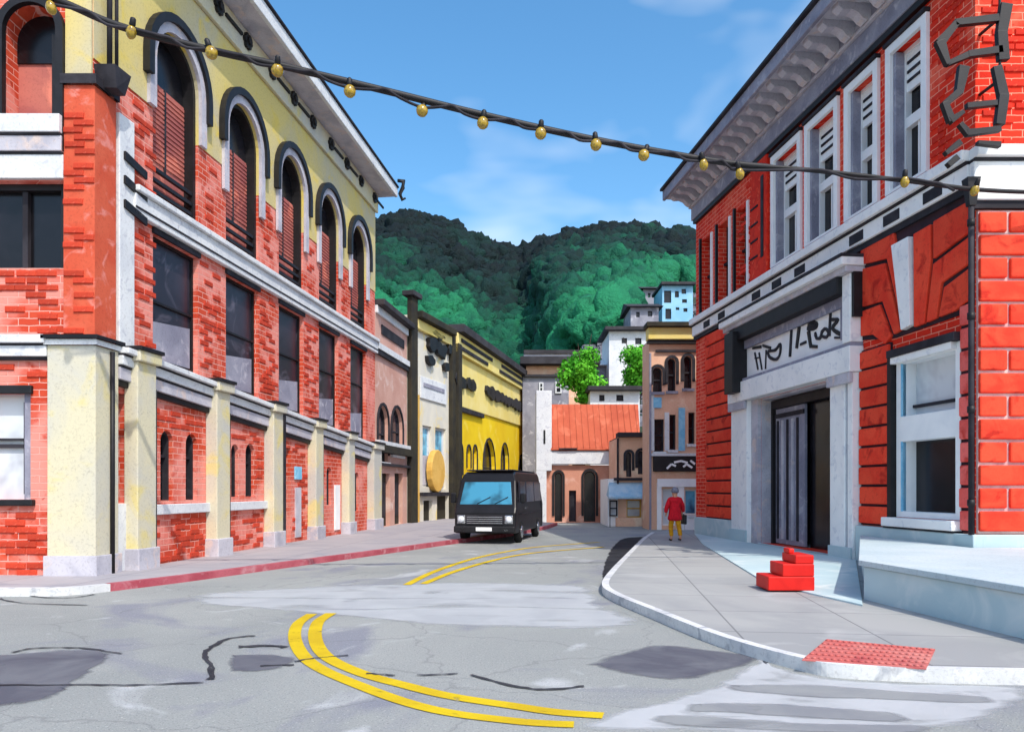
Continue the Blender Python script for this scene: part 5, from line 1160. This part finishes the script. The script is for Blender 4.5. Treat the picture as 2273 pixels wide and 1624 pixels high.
# hillside houses
def house(x0, x1, ytop, ybot, Y, wallm, roofm, label, wins, slab=True, name='hillside_house', rot=0, over=.4, group=None):
    o = Vector(((x0 - CX) / FOC * Y, Y, 0)); F = Frame(o, rot); T_ = thing(name, o, label, 'house', group)
    u = lambda x: F.px(x, 700)[0]; v = lambda y: F.px((x0 + x1) / 2, y)[1]
    rs = [(u(a), u(b), v(d), v(c)) for a, b, c, d in wins]
    wallbox(F, o, T_, 0, u(x1), v(ytop), wallm, 5, [hole(r) for r in rs], base=v(ybot) - 5)
    for r in rs: window(F, o, T_, r, 'glass_dark', 'trim_charcoal', fw=.05, bars=0)
    if slab: part(F, o, T_, 'roof_slab', roofm, -over, u(x1) + over, v(ytop) + .01, v(ytop) + .3, -5.3, .6, bev=.03)
    else:
        h = .9; w_ = u(x1)
        MB().hexa([F.P(-over, .6, v(ytop)) - o, F.P(w_ + over, .6, v(ytop)) - o, F.P(w_ + over, -5.4, v(ytop)) - o, F.P(-over, -5.4, v(ytop)) - o, F.P(-over, -2.3, v(ytop) + h) - o, F.P(w_ + over, -2.3, v(ytop) + h) - o, F.P(w_ + over, -2.5, v(ytop) + h) - o, F.P(-over, -2.5, v(ytop) + h) - o]).build('roof', roofm, T_)
    return T_
house(1470, 1538, 634, 712, 84, 'blue_siding', 'roof_dark', 'sky blue hillside house with scattered dark windows above the peach building', [(1474, 1490, 645, 672), (1498, 1507, 646, 660), (1513, 1523, 641, 652), (1477, 1490, 685, 708), (1500, 1508, 682, 688), (1517, 1526, 684, 692), (1514, 1525, 664, 672)], over=.2)
house(1352, 1440, 735, 800, 64, 'stone_white', 'roof_dark', 'white low house with wide dark flat roof on the rocky slope', [(1380, 1392, 750, 762), (1410, 1424, 750, 764)])
house(1400, 1462, 682, 712, 78, 'grey_siding', 'roof_dark', 'grey house with dark roof just left of the blue hillside house', [(1412, 1420, 692, 704), (1438, 1448, 690, 702)], slab=False)
house(1428, 1466, 642, 668, 92, 'grey_siding', 'roof_dark', 'small grey house highest on the slope left of the blue one', [(1438, 1444, 650, 660)], slab=False)
house(1300, 1345, 812, 850, 66, 'grey_siding', 'stone_white', 'small grey house with pale roof between the two bright green trees', [(1318, 1328, 822, 836)], slab=False)
house(1310, 1420, 868, 905, 52.5, 'stone_white', 'roof_dark', 'low white wall house directly above the rust-red roof', [(1330, 1342, 876, 890), (1368, 1384, 876, 890)], over=.2)
# boulders on the slope: loose rock too plentiful to count
rg = random.Random(21); rb = MB()
for _ in range(900):
    Y = rg.uniform(55, 125); px_ = rg.uniform(1300, 1580); X = (px_ - CX) / FOC * Y
    z = hill_z(X, Y)
    if z < 3: continue
    s_ = rg.uniform(.15, .75); c = Vector((X, Y, z + .05)); vs = []
    for k in range(8):
        vs.append(c + Vector(((1 if k & 1 else -1) * s_ * rg.uniform(.5, 1.1), (1 if k & 2 else -1) * s_ * rg.uniform(.5, 1.1), (1 if k & 4 else -1) * s_ * rg.uniform(.35, .8))))
    rb.hexa([vs[0], vs[1], vs[3], vs[2], vs[4], vs[5], vs[7], vs[6]])
rb.build('slope_boulders', 'rubble', None, kind='stuff', label='grey loose boulders strewn over the bare right hand slope')
cs, rs, ts = [], [], []
for _ in range(260):
    Y = rg.uniform(56, 130); px_ = rg.uniform(1310, 1580); X = (px_ - CX) / FOC * Y; z = hill_z(X, Y)
    if z < 4: continue
    r = rg.uniform(.3, .8); cs.append((X, Y, z + r * .5)); rs.append(r); ts.append(rg.uniform(.05, .6))
leaf_cloud(cs, rs, ts, 40, .3, 'slope_scrub', 'leaf_forest', .9, None, 8, kind='stuff', label='dark green scrub dotting the bare rocky slope')
def tree_at(x, yb, yt, Y, wpx, label, seed):
    X = (x - CX) / FOC * Y; zt = EYE + (HOR - yt) / FOC * Y; zb = EYE + (HOR - yb) / FOC * Y; r = wpx / 2 / FOC * Y
    g = hill_z(X, Y); h = (zt + zb) / 2 - g; h = h / .62
    return tree((X, Y, g), h, r * 1.02, label, (zt - zb) / 2 / r, seed)
tree_at(1294, 896, 776, 54.5, 112, 'round bright green tree above the rust-red roof, left of the pair', 31)
tree_at(1414, 866, 764, 53.5, 100, 'bright green tree against the peach building, right of the pair', 32)

# ------------------------------------------------------------------ black van
vd = Vector((.205, .98, 0)).normalized(); VO = ground(1076, 1207)
V = thing('black_van', VO, 'black boxy van parked at the red kerb facing the camera', 'van')
V.rotation_euler = (0, 0, -math.atan2(vd.x, vd.y))          # local +y runs from nose to tail
vw = 1.0; vl = 5.2; vh = 2.34
b = MB()
sec = [(0, .42, .96, .86), (.0, 1.0, 1.02, .93), (.12, 1.16, 1.1, .96), (.5, 2.02, 2.05, .9), (.72, 2.24, 2.28, .86)]
prof = [(0.02, .34), (0, .55), (.0, 1.0), (.1, 1.16), (.42, 2.02), (.58, 2.24), (.85, 2.32), (4.9, 2.34), (5.15, 2.22), (5.2, 1.2), (5.2, .45), (5.1, .34)]
def hwid(z): return vw if z < 1.2 else vw - .09 * (z - 1.2) ** 1.2 if z < 2.2 else vw - .16
vs = [(sx * hwid(z), y, z) for sx in (-1, 1) for y, z in prof]; n = len(prof)
b.add(vs, [tuple(range(n)), tuple(range(2 * n - 1, n - 1, -1))] + [((i + 1) % n, i, i + n, (i + 1) % n + n) for i in range(n)])
body = b.build('body', 'van_black', V, .05)
def vq(y, z): return y, z
def front_pt(z): return np.interp(z, [.55, 1.0, 1.16, 2.02, 2.24], [0, 0, .1, .42, .58])
b = MB(); z0, z1 = 1.26, 1.98; b.hexa([(-.86, front_pt(z0) - .012, z0), (.86, front_pt(z0) - .012, z0), (.86, front_pt(z0) + .05, z0), (-.86, front_pt(z0) + .05, z0), (-.76, front_pt(z1) - .012, z1), (.76, front_pt(z1) - .012, z1), (.76, front_pt(z1) + .05, z1), (-.76, front_pt(z1) + .05, z1)])
ws_ = b.build('windscreen', 'glass_reflection', V, .01)
for s_ in (-.28, .3): MB().tube([(s_, front_pt(1.28) - .03, 1.28), (s_ + .42, front_pt(1.5) - .035, 1.5)], .012, 5).build('wiper', 'iron_black', ws_)
MB().box(-.62, .62, -.03, .02, .62, .92).build('grille', 'trim_charcoal', V, .01)
for k in range(4): MB().box(-.58, .58, -.045, -.028, .655 + k * .065, .675 + k * .065).build('grille_bar', 'chrome', V)
for s_ in (-1, 1):
    hl = MB().lathe([(.11, 0), (.115, .03), (.08, .06), (.02, .075)], (s_ * .78, .0, .78), 14, 'Y'); 
    for i, v in enumerate(hl.v): hl.v[i] = (v[0], -(v[1]) + .0, v[2])
    hl.f = [tuple(reversed(f)) for f in hl.f]; h_ = hl.build('headlight', 'lamp_clear', V)
    MB().box(s_ * .78 - .14, s_ * .78 + .14, -.01, .05, .64, .92).build('headlight_bezel', 'chrome', V, .02)
    MB().box(s_ * .72 - .07, s_ * .72 + .07, -.12, -.09, .42, .48).build('fog_lamp', 'lamp_clear', V, .01)
    m_ = MB().box(s_ * 1.16 - .09, s_ * 1.16 + .09, .38, .5, 1.3, 1.62).build('mirror', 'van_black', V, .03); MB().box(s_ * 1.16 - .07, s_ * 1.16 + .07, .5, .51, 1.33, 1.59).build('mirror_glass', 'chrome', m_)
    MB().box(min(s_ * .9, s_ * 1.14), max(s_ * .9, s_ * 1.14), .42, .46, 1.42, 1.47).build('mirror_arm', 'iron_black', m_)
    sx = s_ * 1.0
    for (y0, y1) in ((.85, 1.75), (1.95, 3.3), (3.45, 4.8)):
        MB().hexa([(sx * .97 - .035, y0, 1.32), (sx * .97 + .035, y0, 1.32), (sx * .97 + .035, y1, 1.32), (sx * .97 - .035, y1, 1.32), (sx * .93 - .03, y0 + .06, 2.0), (sx * .93 + .03, y0 + .06, 2.0), (sx * .93 + .03, y1, 2.0), (sx * .93 - .03, y1, 2.0)]).build('side_window', 'glass_grey', V)
    MB().box(min(sx, sx * 1.02), max(sx, sx * 1.02), 1.55, 1.75, 1.1, 1.14).build('door_handle', 'chrome', V)
    MB().box(min(sx * .99, sx * 1.012), max(sx * .99, sx * 1.012), .9, 4.9, .92, .97).build('side_moulding', 'trim_charcoal', V)
    for y in (.95, 4.1):
        t_ = MB().lathe([(.2, -.11), (.33, -.1), (.36, -.06), (.36, .06), (.33, .1), (.2, .11)], (s_ * .9, y, .36), 22, 'X').build('wheel', 'tyre', V)
        MB().lathe([(.21, 0), (.2, .02), (.06, .035), (.0, .03)], (0, 0, 0), 14, 'X').build('rim', 'chrome', t_).location = (s_ * (.9 + .115), y, .36) if s_ > 0 else (s_ * .9 - .14, y, .36)
MB().box(-1.0, 1.0, -.12, .1, .36, .58).build('bumper', 'iron_black', V, .04)
MB().box(-.26, .26, -.135, -.122, .42, .54).build('number_plate', 'paint_white', V, .005)
MB().box(-.78, .78, .7, 4.7, 2.345, 2.39).build('roof_rack', 'trim_charcoal', V, .02)

# ------------------------------------------------------------------ person in the red coat
PO = ground(1498, 1200, KH)
PS = thing('person', (PO.x, PO.y, KH - .006), 'person in red coat and mustard trousers walking along the right pavement', 'person')
PS.rotation_euler = (0, 0, R(188)); PS.scale = (.96, .96, .96)
def skin(name, nodes, edges, mat, parent, sub=2):
    me = bpy.data.meshes.new(name); me.from_pydata([n_[0] for n_ in nodes], edges, []); o = bpy.data.objects.new(name, me); COL.objects.link(o); o.parent = parent
    md = o.modifiers.new('skin', 'SKIN'); md.use_smooth_shade = True
    for i, n_ in enumerate(nodes):
        sv = me.skin_vertices[0].data[i]; sv.radius = n_[1] if isinstance(n_[1], tuple) else (n_[1], n_[1]); sv.use_root = (i == 0)
    sb = o.modifiers.new('sub', 'SUBSURF'); sb.levels = sub; sb.render_levels = sub
    me.materials.append(MATS[mat]); return o
body_n = [((0, 0, .92), (.13, .1)), ((0, 0, 1.1), (.13, .1)), ((0, .0, 1.32), (.16, .1)), ((0, .01, 1.44), (.06, .06)), ((0, -.0, 1.50), (.085, .1)), ((0, -.01, 1.585), (.1, .12)), ((0, -.0, 1.67), (.085, .1)),
          ((.17, 0, 1.38), .055), ((.25, .03, 1.12), .045), ((.27, -.06, .9), .035), ((.275, -.1, .8), (.03, .02)), ((-.17, 0, 1.38), .055), ((-.25, -.02, 1.12), .045), ((-.28, -.1, .91), .035), ((-.285, -.14, .81), (.03, .02)),
          ((.09, 0, .84), .085), ((.1, -.12, .48), .06), ((.1, -.03, .1), .04), ((.1, -.16, .04), .035), ((-.09, 0, .84), .085), ((-.1, .1, .48), .06), ((-.1, .26, .13), .04), ((-.1, .14, .04), .035)]
skin('body', body_n, [(0, 1), (1, 2), (2, 3), (3, 4), (4, 5), (5, 6), (2, 7), (7, 8), (8, 9), (9, 10), (2, 11), (11, 12), (12, 13), (13, 14), (0, 15), (15, 16), (16, 17), (17, 18), (0, 19), (19, 20), (20, 21), (21, 22)], 'skin', PS)
coat_n = [((0, 0, 1.0), (.21, .17)), ((0, 0, .64), (.34, .28)), ((0, 0, 1.2), (.19, .15)), ((0, 0, 1.36), (.16, .12)), ((0, .01, 1.47), (.12, .12)), ((.18, 0, 1.34), .085), ((.28, .03, 1.12), .08), ((.3, -.05, .92), .062), ((-.18, 0, 1.34), .085), ((-.28, -.02, 1.12), .08), ((-.31, -.09, .93), .062)]
skin('coat', coat_n, [(0, 1), (0, 2), (2, 3), (3, 4), (3, 5), (5, 6), (6, 7), (3, 8), (8, 9), (9, 10)], 'coat_red', PS)
tr_n = [((0, 0, .86), (.12, .10)), ((.09, 0, .78), .095), ((.1, -.12, .48), .085), ((.1, -.04, .14), .07), ((-.09, 0, .78), .095), ((-.1, .1, .48), .085), ((-.1, .24, .17), .07)]
skin('trousers', tr_n, [(0, 1), (1, 2), (2, 3), (0, 4), (4, 5), (5, 6)], 'trousers_gold', PS)
skin('hat', [((0, .03, 1.545), (.12, .12)), ((0, .025, 1.63), (.135, .15)), ((0, .02, 1.72), (.11, .13)), ((0, .015, 1.77), (.05, .06))], [(0, 1), (1, 2), (2, 3)], 'hat_grey', PS)
for sx, y, z in ((.1, -.1, .055), (-.1, .2, .075)): skin('shoe', [((sx, y + .06, z), (.05, .055)), ((sx, y - .08, z - .005), (.045, .04)), ((sx, y - .15, z - .01), (.03, .028))], [(0, 1), (1, 2)], 'iron_black', PS, 1)
bag = MB(); bag.box(-.05, .05, -.16, .16, .52, .82)
bg_ = Vector((-.34, -.13, 0)); bag.v = [(a + bg_.x, b_ + bg_.y, c) for a, b_, c in bag.v]
BG = thing('shoulder_bag', PO, 'small black bag held by the person in red', 'bag'); BG.location = PS.location; BG.rotation_euler = PS.rotation_euler
bag.build('bag_body', 'iron_black', BG, .03); MB().tube([(-.34, -.25, .8), (-.30, -.14, .86), (-.34, -.01, .8)], .012, 5).build('strap', 'iron_black', BG)

# ------------------------------------------------------------------ festoon lights across the street
cab = [(40, -34), (150, 10), (270, 60), (460, 110), (640, 150), (860, 203), (1050, 250), (1280, 302), (1480, 340), (1640, 365), (1800, 378), (2000, 400), (2170, 421), (2330, 428)]
def cab_pt(x, y):
    Y = 11.0 + (x - 40) / 2290 * 2.6
    return Vector(((x - CX) / FOC * Y, Y, EYE + (HOR - y) / FOC * Y))
LO = cab_pt(40, -34)
LS = thing('festoon_lights', LO, 'black festoon cable with amber globe bulbs sagging across the street', 'string lights')
cp = smooth([cab_pt(*p) - LO for p in cab], 8)
MB().tube(cp, [.055 if i < len(cp) * .72 else .04 for i in range(len(cp))], 8).build('cable', 'iron_black', LS)
bulbs = [(118, 22), (295, 76), (472, 121), (618, 160), (778, 206), (938, 249), (1072, 276), (1200, 299), (1322, 324), (1428, 347), (1560, 368), (1640, 388), (2005, 406), (2160, 425)]
wire = []
xs_c = np.array([p[0] for p in cab]); ys_c = np.array([p[1] for p in cab])
for i, (x, y) in enumerate(bulbs[:-1]):
    x2, y2 = bulbs[i + 1]; yc = lambda q: float(np.interp(q, xs_c, ys_c))
    wire += [cab_pt(x, y - 8) - LO + Vector((0, -.04, 0)), cab_pt(x * .65 + x2 * .35, (yc(x * .65 + x2 * .35) * .6 + (y * .65 + y2 * .35) * .4) - 2) - LO + Vector((0, -.07, 0)), cab_pt((x + x2) / 2, yc((x + x2) / 2) + 1) - LO + Vector((0, -.07, 0)), cab_pt(x * .3 + x2 * .7, yc(x * .3 + x2 * .7) + 12) - LO + Vector((0, -.06, 0))]
MB().tube(smooth(wire, 4), .022, 6).build('wire', 'trim_charcoal', LS)
for i, (x, y) in enumerate(bulbs):
    c = cab_pt(x, y) - LO + Vector((0, -.05, 0)); r = .095 if 300 < x < 1500 else .075
    g = MB().lathe([(.03, .09), (r * .75, .055), (r, 0), (r * .85, -.055), (r * .45, -.09), (.005, -.1)], (0, 0, 0), 14); g.f = [tuple(reversed(f)) for f in g.f]
    g_ = g.build('bulb', 'bulb_amber', LS); g_.location = c; g_.rotation_euler = (rg.uniform(-.5, .5), rg.uniform(-.5, .5), 0)
    MB().lathe([(.035, .075), (.045, .1), (.04, .18), (.02, .2)], (0, 0, 0), 10).build('socket', 'iron_black', g_)
